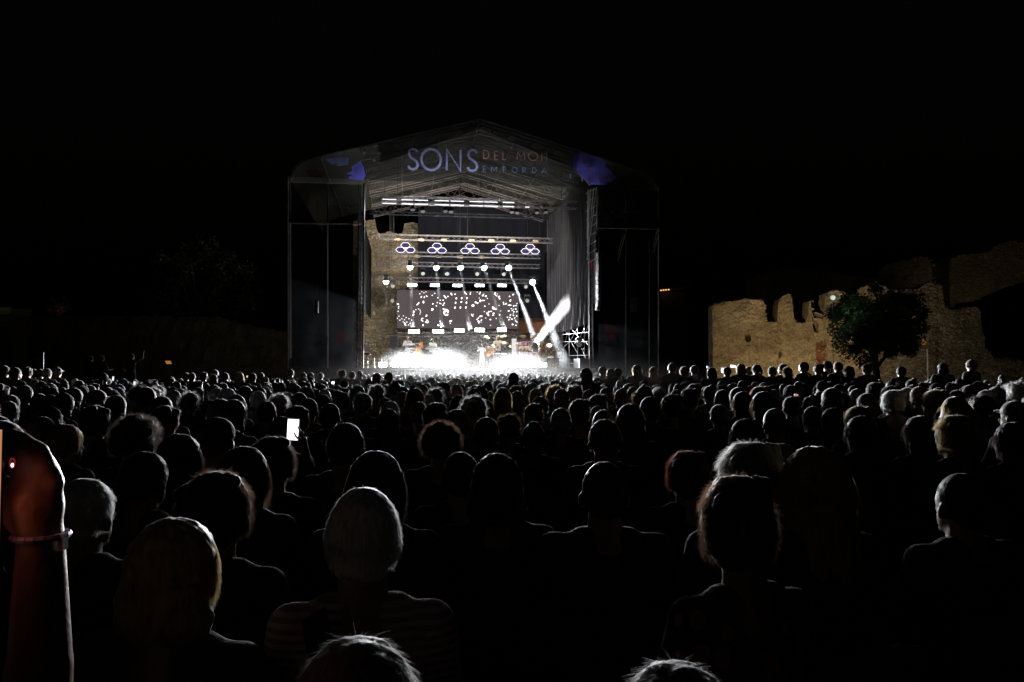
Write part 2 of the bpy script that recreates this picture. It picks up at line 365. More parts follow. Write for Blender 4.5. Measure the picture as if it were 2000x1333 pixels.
# slanted lattice braces in the right wing
def slant(x0, y0, x1, y1, k, step, v, rung=True):
    e = bpy.data.objects.new('wing_brace', None); COL.objects.link(e); e.parent = stage; e.location = S(x0, y0, v)-base
    dx, dy = x1-x0, y1-y0
    for i in range(k):
        f = i*step
        MB().tube(S(x0-f, y0+f*.3, v+i*.12), S(max(x1, x1-f*.2), y1-f*2.4, v+i*.12), .024, 5).build('brace_tube', M_white, e)
    if rung:
        n = 9
        for j in range(n):
            yy = 368+j*17; w_ = 21*(1-.25*j/n)
            MB().tube(S(1165, yy, v+.05), S(1165-w_, yy+11, v+.4), .018, 5).build('rung', M_white, e)
slant(1165, 366, 1147, 508, 4, 5.5, VF-.1); slant(1224, 447, 1207, 510, 4, 5, VF+.35, False); slant(1288, 449, 1276, 495, 3, 5, VF+.3, False)
# inner right side: scaffold bays with hanging drapes
US = UR+.25
def SV(px, u):                           # depth at which the plane u meets pixel column px
    t = math.tan(math.atan((px-1000)/F)+TH); return u/t
def P(px, py, u=None):
    u = US if u is None else u; v = SV(px, u); return S(px, py, v)
for x in (1141, 1128, 1111.5, 1098, 1083, 1069):
    MB().tube(Vector((P(x, 700).x, P(x, 700).y, 0)), P(x, 375 if x > 1100 else 410), .025, 6).build('scaffold_post', M_steel, stage)
def drape(x0, x1, ytop0, ytop1, yb0, yb1, fold=7, name='side_drape', du=.06):
    v0, v1 = SV(x0, US-du), SV(x1, US-du); zt0, zt1, zb0, zb1 = P(x0, ytop0, US-du).z, P(x1, ytop1, US-du).z, P(x0, yb0, US-du).z, P(x1, yb1, US-du).z
    def fn(a, b):
        v = v0+(v1-v0)*a; zt = zt0+(zt1-zt0)*a; zb = zb0+(zb1-zb0)*a
        return W(US-du+.09*math.sin(a*fold*6.28+2*math.sin(b*3))*(.25+b)+.03*math.sin(a*fold*17), v, zt+(zb-zt)*b)
    MB().sheet(fn, 70, 8).build(name, M_drape, stage, smooth=True)
drape(1140, 1127, 376, 380, 634, 640, 5); drape(1126, 1112, 380, 392, 640, 646, 5); drape(1111, 1099, 392, 400, 645, 648, 4); drape(1097, 1084, 400, 415, 648, 652, 4); drape(1082, 1070, 415, 425, 650, 655, 3)
drape(1149, 1142, 372, 376, 634, 634, 3, du=.02)
for a, b in [((1141, 640), (1128, 672)), ((1128, 640), (1111, 672)), ((1148, 636), (1137, 676)), ((1111, 640), (1099, 690)), ((1111, 660), (1128, 690)), ((1141, 668), (1149, 674)), ((1112, 638), (1132, 660)), ((1098, 640), (1111, 655)),
             ((1098, 654), (1150, 649)), ((1098, 668), (1150, 667)), ((1112, 695), (1150, 694)), ((1112, 710), (1145, 709)), ((1098, 682), (1112, 668)), ((1136, 680), (1149, 712))]:
    MB().tube(P(*a), P(*b), .02, 5).build('scaffold_brace', M_steel, stage)
d = MB(); d.box(W(US-.35, VF+.9, FLOOR+.25), (.7, 1.4, .5), STAGE_M); d.build('side_cabinet', M_dark, stage)
# low guard rails left of the deck
for y in (704, 712, 719): MB().tube(S(718, y, VF+.4), S(744, y, VF+.4), .02, 5).build('guard_rail', M_steel, stage)
for x in (718, 731, 744): MB().tube(S(x, 700, VF+.4), S(x, 724, VF+.4), .02, 5).build('guard_post', M_steel, stage)
# dark back cloth
M_back = mat('night_blue_backcloth', (.005, .006, .013), .9, 0, .35, .5)
a0, a1 = SU(817, 400, VB+.2), SU(1070, 400, VB+.2); zb = S(900, 620, VB).z
MB().sheet(lambda a, b: W(a0.x+(a1.x-a0.x)*a, VB+.2+.05*math.sin(a*60), S(900, 385, VB).z*(1-b)+zb*b), 120, 3).build('backcloth', M_back, stage, smooth=True)
# ------------------------------------------------------------------ hung trusses
def hang(px0, px1, y0, y1, v, size, label, bay=.32, rc=.02, m=M_alu):
    a, b = S(px0, y0, v), S(px1, y1, v); b.z = (b.z+a.z)/2+ (b.z-a.z)*0; a.z = b.z
    t = truss_thing('lighting_truss', a, b, size, bay, label, 'truss', 'box trusses hung inside the stage', m, rc, .009)
    for f in (.08, .5, .92):
        p = a.lerp(b, f); pv = UV(p); MB().tube(p+ZD*size/2, W(pv.x, pv.y, rooftop(pv.x)-.75), .012, 5).build('chain', M_cable, t)
    return t
T0 = hang(745, 1126, 391, 401, 40.0, .36, 'top front truss carrying two rows of bright white light bars', .36)
T0b = hang(722, 1072, 417, 424, 42.5, .16, 'thin dark truss with unlit floodlights just below the bright front truss', .5, .015, M_dark)
area('front_wash_lamp', S(905, 432, 42.9), VD-ZD*.6, 820, 8.0, .15, (1, .92, .82), T0b)
T1 = hang(741, 1080, 465, 469, 45.5, .28, 'long truss with tan boxes just above the hexagon lights')
T2 = hang(736, 1055, 497, 500, 47.5, .24, 'truss with tan boxes immediately below the hexagon lights')
T3 = hang(739, 1054, 517, 519, 49.0, .24, 'truss holding five bright beam lamps in a row')
T4 = hang(734, 1049, 547, 549, 50.5, .26, 'lowest long truss, above the row of glowing wash bars over the screen')
for t, xs, v, y in ((T1, (776.5, 823, 867, 921, 960, 1002, 1046), 45.5, 468), (T2, (815, 857, 899, 941, 982), 47.5, 500)):
    for i, x in enumerate(xs):
        d = MB(); d.box(S(x, y+(x-740)*.012, v-.2), (.34, .1, .15), STAGE_M); d.build('tan_box', M_case, t)
for i in range(9):                                  # light bars along the top truss
    for row, yy in ((0, 389.5), (1, 397.5)):
        x0, x1 = [(747, 774), (784, 807), (810, 836), (849, 877), (880, 906), (917, 944), (946, 972), (982, 1004), (1026, 1034)][i]
        p, q = S(x0, yy+(x0-745)*.026, 39.78), S(x1, yy+(x1-745)*.026, 39.78)
        if row == 0 and i > 7: continue
        d = MB(); d.box((p+q)/2, ((q-p).length, .05, .03), STAGE_M); d.build('light_bar', M_bar if row or i < 7 else M_led, T0)
c = (S(745, 398, 39.6)+S(1050, 402, 39.6))/2
area('front_bar_lamp', c+Vector((0, 0, -.1)), -VD*1.0+ZD*-.30, 220, 7.6, .12, (.9, .95, 1), T0)
area('roof_bar_lamp', c+Vector((0, 0, .5)), VD*.3+ZD, 5, 7.0, .1, (1, .93, .85), T0)
# unlit heads on the thin truss
def yoke_lamp(p, label, face, r=.13, lit=False, tilt=0, cat='stage light', group='moving stage lights', drop=.35, name='moving_light'):
    t = thing(name, p, label, cat, group)
    dn = Vector((0, 0, -1)); f = Vector(face).normalized()
    d = MB(); d.box(p+ZD*drop, (.3, .2, .12), STAGE_M); d.build('base', M_black, t)
    d = MB()
    for s_ in (-1, 1): d.box(p+ZD*drop*.5+UD*s_*(r+.05), (.03, .08, drop), STAGE_M)
    d.build('yoke', M_black, t)
    MB().tube(p-f*.28, p, r*.75, 12, r).build('head', M_black, t)
    MB().cyl(p+f*.012, f, r*.92, .02, 16).build('lens', M_lamp if lit else M_lens, t)
    return t
dn_face = -VD*.7-ZD*.7
for x, y, lb in ((806, 410, 'leftmost unlit floodlight on the thin dark truss'), (826, 413, 'second unlit floodlight on the thin dark truss'), (870, 413, 'unlit floodlight with orange reflection under the bright bars, left one'), (881, 414, 'small unlit floodlight beside the orange-glinting one, left of centre'), (1000, 415, 'unlit floodlight with pale rim beside the right orange-glinting one'), (1010, 416, 'unlit floodlight with orange reflection under the bars, right one'), (1049, 416, 'unlit floodlight, second from the right end of the top truss'), (1066, 415, 'rightmost unlit floodlight under the top truss')):
    yoke_lamp(S(x, y, 41.6), lb, -VD*.35-ZD, .13, False)
# hexagon lights
def hexlight(px, py, label):
    v = 46.3; c = S(px, py, v); t = thing('hexagon_light', c, label, 'stage light', 'triple hexagon lights under the long truss')
    r = .29
    for k, (ox, oz) in enumerate(((0, .2), (-.29, -.08), (.29, -.08))):
        cc = c + UD*ox + ZD*oz
        pts = [cc + UD*r*math.cos(q*math.pi/3) + ZD*r*.62*math.sin(q*math.pi/3) - VD*(.02*k) for q in range(6)]
        fr = MB()
        for q in range(6): fr.tube(pts[q], pts[(q+1)%6], .013, 6)
        fr.build('hexagon_tube', M_led, t)
        back = [p_+VD*.07 for p_ in pts]; n = 6
        MB().add(back+[p_+VD*.1 for p_ in pts], [tuple(range(6)), tuple(range(11, 5, -1))]+[(i, (i+1)%6, 6+(i+1)%6, 6+i) for i in range(6)]).build('hexagon_panel', M_ledv, t)
    MB().ell(c-VD*.05, (.13, .03, .05), STAGE_M).build('centre_lamp', M_led, t)
    fr = MB()
    for s_ in (-1, 1): fr.tube(c+ZD*.45+UD*.2*s_, c+ZD*.85+UD*.1*s_, .012, 5); fr.tube(c+ZD*.3+UD*.42*s_, c+ZD*.85+UD*.15*s_, .012, 5)
    fr.build('bracket', M_dark, t)
for (x, y), lb in zip(((792, 486), (853.5, 487), (918, 488), (977, 489), (1035.5, 489)), ('leftmost white-edged triple hexagon light, before the stone wall', 'second triple hexagon light from the left', 'middle one of the five triple hexagon lights', 'fourth triple hexagon light from the left', 'rightmost triple hexagon light, at the right end of the truss')):
    hexlight(x, y, lb)
# lit beam lamps and their shafts of light in the smoke
M_beam = volume('lit_stage_smoke', .34, 1.3, .38, .66, .0)
M_beamb = volume('dense_stage_smoke', .6, 2.2, .3, .62, .0)
def shaft(a, b, r0, r1, label, m):
    a, b = Vector(a), Vector(b); d = MB(); n = 8; dirn = b-a
    for k in range(n):
        pass
    d.tube(a, b, r0, 16, r1)
    o = d.build('light_beam', m, None, loc=a, kind='stuff'); o['label'] = label; return o
beams = [((801, 521), (806, 640), 49.0, 49.0, 26000, 1.6, 'far left narrow light beam falling straight down', M_beam),
         ((852, 521.5), (863, 640), 49.0, 49.0, 26000, 1.6, 'second light beam, falling straight down', M_beam),
         ((899, 521.5), (918, 645), 49.0, 48.6, 26000, 1.6, 'third light beam, leaning slightly right', M_beam),
         ((945, 522), (985, 645), 49.0, 48.0, 42000, 1.7, 'fourth light beam, leaning right across the screen', M_beam),
         ((993, 522.5), (1047, 668), 49.0, 46.0, 420000, 2.6, 'bright smoky beam that crosses the right end of the screen', M_beam),
         ((1040, 551), (1106, 716), 50.5, 42.6, 600000, 3.0, 'bright beam falling to the right front corner of the deck', M_beam),
         ((754, 549.5), (755.5, 640), 50.5, 50.5, 18000, 1.6, 'faint beam before the stone wall at the left', M_beam)]
names = ['first lit beam lamp from the left, on the five-lamp truss', 'second lit beam lamp on the five-lamp truss', 'middle lit beam lamp of the five-lamp truss', 'fourth lit beam lamp on the five-lamp truss', 'rightmost lit beam lamp of the five-lamp truss', 'lit beam lamp at the right end of the lowest truss', 'lit beam lamp before the stone wall at the left']
for (a, b, va, vb, pw, cone, lb, mm), nm in zip(beams, names):
    p = S(a[0], a[1], va-.35); q = S(b[0], b[1], vb); f = (q-p).normalized()
    t = yoke_lamp(p, nm, f, .16, True); MB().ell(p+f*.04, (.17, .17, .17)).build('glowing_lens', M_lamp, t)
    spot('beam_lamp', p+f*.25, q, pw*.25, cone*1.3, .25, (.82, .9, 1), .05, t)
    L_ = (q-p).length; rr = .08+math.tan(R(cone*.62))*L_
    shaft(p+f*.22, q, .09, rr, lb, mm)
# upward beam from the deck
p = S(1046, 672, 41.5); q = S(1113, 586, 43.5); f = (q-p).normalized()
t = yoke_lamp(p, 'moving light on the deck throwing a thick white beam up to the right', f, .16, True, drop=-.4)
spot('beam_lamp', p+f*.1, q+f*3, 26000, 12, .5, (1, .98, 1), .15, t)
shaft(p+f*.05, q, .22, .46, 'thick white beam rising from the deck to the right drape', M_beamb)
# pale unlit heads
for i, (x, y, lb) in enumerate(((826, 535, 'pale round unlit lamp between the first and second lit beam lamps'), (873, 535, 'pale round unlit lamp between the second and third lit beam lamps'), (932, 535.5, 'pale round unlit lamp between the third and fourth lit beam lamps'), (984, 536, 'small pale unlit lamp left of the rightmost lit beam lamp'), (767, 559.5, 'pale tilted unlit lamp by the stone wall, upper one'), (766, 588, 'pale round unlit lamp left of the screen, lower one'), (1027, 560.5, 'pale round unlit lamp right of the wash bars, upper one'), (1030, 588, 'dim round unlit lamp right of the screen'))):
    yoke_lamp(S(x, y, 49.4), lb, -VD-ZD*.5, .13, False)
# wash bars above and below the screen
def wash(px, py, v, wpx, label, power, tilt=.35, name='wash_bar', h=.13):
    p = S(px, py, v); w_ = wpx*v/F; t = thing(name, p, label, 'light bar', 'glowing wash bars round the screen')
    d = MB(); d.box(p+VD*.08, (w_+.08, .14, h+.06), STAGE_M); d.build('housing', M_black, t)
    d = MB(); d.box(p-VD*.012, (w_, .03, h), STAGE_M); d.build('led_face', M_lamp, t)
    d = MB(); d.tube(p+VD*.1+UD*w_*.3, p+VD*.1+UD*w_*.3+ZD*.3, .015, 5); d.tube(p+VD*.1-UD*w_*.3, p+VD*.1-UD*w_*.3+ZD*.3, .015, 5); d.build('clamp', M_black, t)
    area('wash_lamp', p-VD*.05, -VD-ZD*tilt, power, w_, .1, (.92, .95, 1), t, 75)
ords = ('first', 'second', 'third', 'fourth', 'fifth')
for i, (x, y) in enumerate(((805, 557), (849.5, 557.5), (893.5, 558), (937, 558), (980.5, 558))):
    wash(x, y, 50.2, 17, ords[i]+' glowing white bar from the left above the screen', 60, .15)
for i, (x, y, w_) in enumerate(((809, 648, 20), (856, 647.5, 20), (897, 646, 18), (937, 645, 18), (980, 644.5, 17))):
    wash(x, y, 49.9, w_, ords[i]+' glowing white bar from the left below the screen', 480, .04, h=.2)
lt = truss_thing('low_truss', S(776, 655, 50.6), S(1012, 651, 50.6)+ZD*-.05, .25, .3, 'low truss behind the glowing bars under the screen', 'truss')
# LED screen
v = 51.0; a, b = SU(775, 641, v), SU(1013, 570, v)
scr = thing('video_screen', W((a.x+b.x)/2, v, a.z), 'wide grey-mauve video screen scattered with white dots and strokes', 'video screen')
d = MB(); d.box(W((a.x+b.x)/2, v+.12, (a.z+b.z)/2), (b.x-a.x, .16, b.z-a.z), STAGE_M); d.build('frame', M_black, scr)
nx, nz = 12, 5
for i in range(nx):
    for j in range(nz):
        w_, h_ = (b.x-a.x)/nx, (b.z-a.z)/nz
        d = MB(); d.box(W(a.x+(i+.5)*w_, v+.015, a.z+(j+.5)*h_), (w_-.006, .03, h_-.006), STAGE_M); d.build('screen_panel', M_screen_off, scr)
img = MB(); vd = v-.006
def dot(x, y, rx, ry=None, an=0):
    ry = ry or rx; c = SU(x, y, vd); k = v/F; pts = []
    for q in range(10):
        t = q*math.pi/5; dx, dy = rx*.8*math.cos(t)*k, ry*.8*math.sin(t)*k; ca, sa = math.cos(R(an)), math.sin(R(an))
        pts.append(W(c.x+dx*ca-dy*sa, vd, c.z+dx*sa+dy*ca))
    img.add(pts, [tuple(range(9, -1, -1))])
K = 14.286
for X, Y, a_, b_, an in [(245,490,40,16,-10),(270,558,16,16,0),(265,605,14,14,0),(250,690,14,14,0),(915,148,16,10,0),(972,178,16,12,0),(1028,150,18,10,0),(858,205,18,14,0),(898,290,34,15,55),(982,298,32,15,80),(1050,270,34,15,-55),(1272,193,17,17,0),(1202,248,17,17,0),(805,485,76,15,48),(958,435,46,22,90),(1358,316,17,17,0),(1428,383,18,16,0),(1507,382,20,18,0),(1345,450,22,16,45),(1415,470,20,16,0),(1452,484,14,12,0),(1537,466,20,20,0),(1510,522,28,18,15),(1222,486,30,18,35),(1318,542,22,16,0),(1205,640,44,36,60),(1560,290,76,18,-50),(1638,277,24,16,30),(1738,210,50,20,-62),(1838,215,28,16,20),(1875,330,36,20,78),(1855,455,36,20,78),(1838,590,36,22,78),(685,710,44,22,78),(675,795,38,24,60),(748,650,15,13,0),(820,628,16,14,0),(865,660,16,14,0),(872,712,16,14,0),(862,766,14,12,0),(1040,815,44,18,58),(275,828,15,14,0),(230,888,15,15,0),(398,820,13,12,0),(355,900,15,13,0),(476,866,15,15,0),(303,938,15,15,0),(430,928,16,15,0),(553,900,17,14,0),(630,937,16,15,0),(390,982,13,13,0),(445,1050,68,22,-62),(492,993,17,15,0),(588,1027,18,16,0),(538,1073,16,14,0),(657,1058,16,14,0),(945,1080,34,20,60),(1420,970,20,16,30),(1467,1033,20,14,0),(1370,1083,32,24,-40),(1715,965,52,22,20),(1708,1028,20,18,40),(905,930,34,16,60),(930,890,34,14,10),(935,962,28,12,-30),(1025,990,30,14,40),(1060,940,32,13,-15),(1090,985,34,13,70),(1058,1012,28,12,-20),(1590,660,70,38,-15),(1540,720,70,30,75),(1600,790,66,28,5),(1640,700,50,26,80),(1515,625,30,16,0)]:
    dot(760+X/K, 560+Y/K, a_/K, b_/K, an)
for X, Y, a_, b_, an in [(258,170,36,20,-60),(296,212,24,18,-60),(415,165,16,14,0),(408,212,26,14,0),(600,158,14,12,0),(684,162,17,15,0),(668,204,26,16,0),(785,214,20,10,50),(755,252,28,26,0),(842,272,36,22,25),(884,336,16,14,20),(660,320,14,12,0),(686,398,46,24,90),(742,390,18,20,0),(792,388,18,20,0),(556,440,34,24,70),(612,468,38,16,35),(482,532,46,42,0),(168,328,36,22,75),(20,328,30,20,75),(316,326,36,22,75),(158,432,32,22,30),(300,450,36,22,75),(132,588,34,22,75),(285,586,34,22,75),(812,550,24,20,0),(930,488,14,14,0),(1095,195,42,26,50),(1165,208,12,12,0),(1135,255,40,14,-30),(1210,290,44,22,60),(1225,335,36,18,-60),(1605,226,32,18,40),(1502,278,20,20,0),(1526,390,42,20,65),(1332,443,20,16,0),(1342,492,22,18,0),(1404,482,32,18,70),(1507,522,68,16,0),(1620,540,26,18,80),(1686,534,20,20,0),(1712,474,15,13,0),(1208,530,15,14,0),(1255,680,14,12,0),(1035,590,46,24,80),(1070,600,36,12,-30),(1060,630,36,14,0),(1120,632,32,18,80),(920,710,34,20,80),(985,695,34,16,0),(895,775,74,22,-52),(1058,748,36,18,10),(1046,802,32,16,0),(1228,790,22,20,0),(802,700,16,14,0),(840,880,14,12,0),(968,922,24,22,0),(1130,893,14,14,0),(445,785,28,16,75),(475,820,24,18,-50),(498,775,10,10,0),(700,830,58,22,8),(632,882,26,16,40),(595,918,18,16,0),(716,940,34,16,60),(640,975,40,24,-30),(645,1020,18,14,0),(708,998,10,14,0),(1480,682,34,18,0),(1553,620,20,14,0),(1580,668,26,12,45),(1620,632,14,12,0),(1678,630,26,16,0),(1622,704,26,18,-60),(1705,702,30,14,50),(1528,795,38,12,48),(1614,810,26,16,0),(1605,765,12,10,0),(1703,824,20,18,0),(1446,860,22,18,0),(1518,864,22,16,0),(1568,912,28,16,0),(1645,884,32,12,50),(1490,926,34,14,50),(1672,952,26,16,80),(1710,994,20,16,0),(1588,1060,28,24,-30),(1682,1082,20,16,0),(972,1085,14,14,0)]:
    dot(890+X/K, 560+Y/K, a_/K, b_/K, an)
o = img.build('screen_image', M_dot, scr); o['kind'] = 'stuff'
area('screen_lamp', W((a.x+b.x)/2, v-.1, (a.z+b.z)/2), -VD, 60, b.x-a.x, b.z-a.z, (.9, .85, .95), scr)
# ------------------------------------------------------------------ stone: material and walls
def stone_mat(name, c1, c2, scale=3.2, bump=.9):
    m = bpy.data.materials.new(name); m.use_nodes = True; nt = m.node_tree; N = nt.nodes; L = nt.links
    p = N['Principled BSDF']; p.inputs['Roughness'].default_value = .92
    tc = N.new('ShaderNodeTexCoord'); mp = N.new('ShaderNodeMapping'); mp.inputs['Scale'].default_value = (1, 1, 1.9); L.new(tc.outputs['Object'], mp.inputs[0])
    vo = N.new('ShaderNodeTexVoronoi'); vo.inputs['Scale'].default_value = scale; L.new(mp.outputs[0], vo.inputs['Vector'])
    vd_ = N.new('ShaderNodeTexVoronoi'); vd_.feature = 'DISTANCE_TO_EDGE'; vd_.inputs['Scale'].default_value = scale; L.new(mp.outputs[0], vd_.inputs['Vector'])
    n1 = N.new('ShaderNodeTexNoise'); n1.inputs['Scale'].default_value = .55; n1.inputs['Detail'].default_value = 6; L.new(tc.outputs['Object'], n1.inputs['Vector'])
    n2 = N.new('ShaderNodeTexNoise'); n2.inputs['Scale'].default_value = 9; n2.inputs['Detail'].default_value = 6; L.new(tc.outputs['Object'], n2.inputs['Vector'])
    cr = N.new('ShaderNodeValToRGB'); cr.color_ramp.elements[0].position = .32; cr.color_ramp.elements[1].position = .68
    cr.color_ramp.elements[0].color = c1+(1,); cr.color_ramp.elements[1].color = c2+(1,); L.new(n1.outputs[0], cr.inputs[0])
    bw = N.new('ShaderNodeSeparateColor'); L.new(vo.outputs['Color'], bw.inputs[0])
    mr = N.new('ShaderNodeMapRange'); mr.inputs[3].default_value = .84; mr.inputs[4].default_value = 1.14; L.new(bw.outputs[0], mr.inputs[0])
    mu = N.new('ShaderNodeVectorMath'); mu.operation = 'SCALE'; L.new(cr.outputs[0], mu.inputs[0]); L.new(mr.outputs[0], mu.inputs['Scale'])
    m2 = N.new('ShaderNodeMapRange'); m2.inputs[1].default_value = .3; m2.inputs[2].default_value = .7; m2.inputs[3].default_value = .65; m2.inputs[4].default_value = 1.3; L.new(n2.outputs[0], m2.inputs[0])
    mv = N.new('ShaderNodeVectorMath'); mv.operation = 'SCALE'; L.new(mu.outputs[0], mv.inputs[0]); L.new(m2.outputs[0], mv.inputs['Scale'])
    L.new(mv.outputs[0], p.inputs['Base Color'])
    m3 = N.new('ShaderNodeMapRange'); m3.inputs[2].default_value = .12; L.new(vd_.outputs['Distance'], m3.inputs[0])
    ad = N.new('ShaderNodeMath'); ad.operation = 'MULTIPLY_ADD'; L.new(n2.outputs[0], ad.inputs[0]); ad.inputs[1].default_value = 1.2; L.new(m3.outputs[0], ad.inputs[2])
    b = N.new('ShaderNodeBump'); b.inputs['Strength'].default_value = bump; b.inputs['Distance'].default_value = .06; L.new(ad.outputs[0], b.inputs['Height']); L.new(b.outputs[0], p.inputs['Normal'])
    return m
M_ochre = stone_mat('ochre_rubble_stone', (.36, .30, .19), (.62, .55, .40), 3.2, .38)
M_ochre2 = stone_mat('castle_stone', (.36, .28, .17), (.55, .45, .30), 2.6)
M_graywall = stone_mat('stagelit_grey_stone', (.26, .22, .16), (.42, .38, .29), 2.8)  # wall's right end greyed as if under stage light; also the box body
M_redwall = stone_mat('reddish_brick_stone', (.34, .13, .07), (.42, .24, .13), 4)
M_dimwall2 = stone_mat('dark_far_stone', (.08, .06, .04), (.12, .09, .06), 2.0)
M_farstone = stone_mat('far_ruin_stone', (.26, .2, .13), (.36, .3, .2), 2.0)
def interp(pts, x):
    if x <= pts[0][0]: return pts[0][1]
    for (x0, y0), (x1, y1) in zip(pts[:-1], pts[1:]):
        if x <= x1: return y1 if x1-x0 < 1e-6 else y0+(y1-y0)*(x-x0)/(x1-x0)
    return pts[-1][1]
def ruin(top, Yf, thick, label, m, step=3.0, rows=44, holes=(), name='ruined_wall', rough=.10, seed=0, low=None, patches=(), jag=3.6):
    """a rubble wall built at its own depth: Yf(px) gives the depth of its face; top is its broken skyline"""
    x0, x1 = top[0][0], top[-1][0]; n = int((x1-x0)/step); mb = MB(); fr = []; bk = []
    pm = at((x0+x1)/2, 725, Yf((x0+x1)/2)); org = Vector((pm.x, pm.y, 0))
    for i in range(n+1):
        px = x0+(x1-x0)*i/n; Y = Yf(px); tp = interp(top, px) + jag*noise.noise(Vector((px*.11+seed, 3, 0))) + jag*.6*noise.noise(Vector((px*.4, seed, 2)))
        zt = at(px, tp, Y).z; zb = at(px, low(px), Y).z if low else -.05
        for j in range(rows+1):
            z = zb+(zt-zb)*j/rows; p = at(px, 700, Y); q = Vector((p.x, p.y, z))
            o = rough*(noise.noise(Vector((q.x*1.1, z*1.6, seed)))*1.2 + noise.noise(Vector((q.x*3.3, z*5, seed+9)))*.8)
            py = 725-(z-CAMZ)/Y*F
            for hx0, hy0, hx1, hy1 in holes:
                if hx0 <= px <= hx1 and hy0 <= py <= hy1: o = .82
            q.y += o; mb.v.append(q)
    H = rows+1; nf = len(mb.v)
    for i in range(n+1):
        for j in range(rows+1): q = mb.v[i*H+j]; mb.v.append(Vector((q.x, Yf(x0+(x1-x0)*i/n)+thick, q.z)))
    for i in range(n):
        for j in range(rows):
            a = i*H+j; mb.f.append((a, a+H, a+H+1, a+1)); mb.f.append((nf+a, nf+a+1, nf+a+H+1, nf+a+H))
        t = i*H+rows; mb.f.append((t, t+H, nf+t+H, nf+t)); t = i*H; mb.f.append((t, nf+t, nf+t+H, t+H))
    for i in (0, n):
        for j in range(rows): a = i*H+j; mb.f.append((a, a+1, nf+a+1, nf+a) if i == 0 else (a, nf+a, nf+a+1, a+1))
    t = thing(name, org, label, 'ruined wall')
    o = mb.build('masonry', m, t)
    for pm_, (a0, b0, a1, b1) in patches:                       # walled-up opening, and the right end tinted grey for stage light
        o.data.materials.append(pm_); k = len(o.data.materials)-1
        for f in o.data.polygons:
            c = f.center+org; x_ = 1000+c.x/c.y*F; y_ = 725-(c.z-CAMZ)/c.y*F
            e = 5*noise.noise(Vector((x_*.09, y_*.09, 5)))
            if a0+e <= x_ <= a1+e and b0-e <= y_ <= b1+e: f.material_index = k
    rb = MB(); rr = random.Random(seed+5)                        # proud stones of the face
    for _ in range(int((x1-x0)*.6)):
        px = rr.uniform(x0, x1); tp = interp(top, px)+4; lo_ = low(px) if low else 735
        if tp > lo_: continue
        py = rr.uniform(tp, lo_); q = at(px, py, Yf(px)); s_ = rr.uniform(.05, .13)
        if any(h[0]-3 <= px <= h[2]+3 and h[1]-3 <= py <= h[3]+3 for h in holes): continue
        q.y += rough*(noise.noise(Vector((q.x*1.1, q.z*1.6, seed)))*1.2 + noise.noise(Vector((q.x*3.3, q.z*5, seed+9)))*.8)
        rb.ell(q, (s_*1.3, s_*.6, s_*.75), Matrix.Rotation(rr.uniform(-.4, .4), 3, 'Y'), 6, 4)
    for _ in range(int((x1-x0)*.25)):                            # loose stones along the broken skyline
        px = rr.uniform(x0, x1); q = at(px, interp(top, px)+rr.uniform(-1, 2), Yf(px)+rr.uniform(.1, thick*.8)); s_ = rr.uniform(.06, .16)
        rb.ell(q, (s_*1.3, s_, s_*.8), Matrix.Rotation(rr.uniform(-.6, .6), 3, 'Y'), 6, 4)
    rb.build('stone_relief', m, t, kind='stuff')
    return t
# castle wall behind the stage, in the stage's own frame (its face runs parallel to the deck)
def castle(top, v, thick, low, label, m, step=2.0, rows=50):
    x0, x1 = top[0][0], top[-1][0]; n = int((x1-x0)/step); mb = MB(); H = rows+1
    for i in range(n+1):
        px = x0+(x1-x0)*i/n; tp = interp(top, px)+2*noise.noise(Vector((px*.2, 1, 0)))+1.2*noise.noise(Vector((px*.7, 4, 0)))
        a = SU(px, tp, v)
        for j in range(H):
            z = low+(a.z-low)*j/rows; o = .12*noise.noise(Vector((a.x*1.3, z*2, 3)))+.1*noise.noise(Vector((a.x*3.5, z*6, 7)))
            mb.v.append(W(a.x, v+o, z))
    nf = len(mb.v)
    for i in range(nf): q = UV(mb.v[i]); mb.v.append(W(q.x, v+thick, q.z))
    for i in range(n):
        for j in range(rows):
            a = i*H+j; mb.f.append((a, a+H, a+H+1, a+1)); mb.f.append((nf+a, nf+a+1, nf+a+H+1, nf+a+H))
        t = i*H+rows; mb.f.append((t, t+H, nf+t+H, nf+t))
    for i in (0, n):
        for j in range(rows): a = i*H+j; mb.f.append((a, a+1, nf+a+1, nf+a))
    c = SU((x0+x1)/2, 700, v); t = thing('castle_wall', W(c.x, v, 0), label, 'stone wall'); mb.build('masonry', m, t)
    rb = MB(); rr = random.Random(3)
    for _ in range(420):
        px = rr.uniform(x0, x1); tp = interp(top, px)+3; py = rr.uniform(tp, 715); q = S(px, py, v-.02); s_ = rr.uniform(.06, .16)
        rb.ell(q, (s_*1.5, s_*.5, s_*.6), STAGE_M, 6, 4)
    rb.build('stone_relief', m, t, kind='stuff')
castle([(690, 432), (716, 431), (732, 429), (735, 447), (741, 458), (752, 455), (760, 452), (775, 457), (786, 456), (790, 437), (803, 434), (816, 437), (817, 600), (860, 606), (1080, 606), (1100, 606)], 54.0, 1.2, 0, 'rough stone castle wall with a broken battlement rising behind the left of the stage', M_ochre2)
M_wood = mat('orange_brown_boards', (.34, .15, .07), .7, 0, .25, 2, .2)
bp = thing('board_panel', S(1040, 650, 53.2), 'orange-brown wooden panel at the right end of the screen', 'panel')
for k in range(7):
    y0, y1 = 614+k*5.2, 614+(k+1)*5.2-.4; a, b = S(1006, y1, 53.2+(.02 if k % 2 else 0)), S(1068, y0, 53.2); c = (a+b)/2; ua, ub = UV(a), UV(b)
    d = MB(); d.box(W((ua.x+ub.x)/2, 53.2+(.02 if k % 2 else 0), (ua.z+ub.z)/2), (ub.x-ua.x, .06, ub.z-ua.z), STAGE_M); d.build('plank', M_wood, bp)
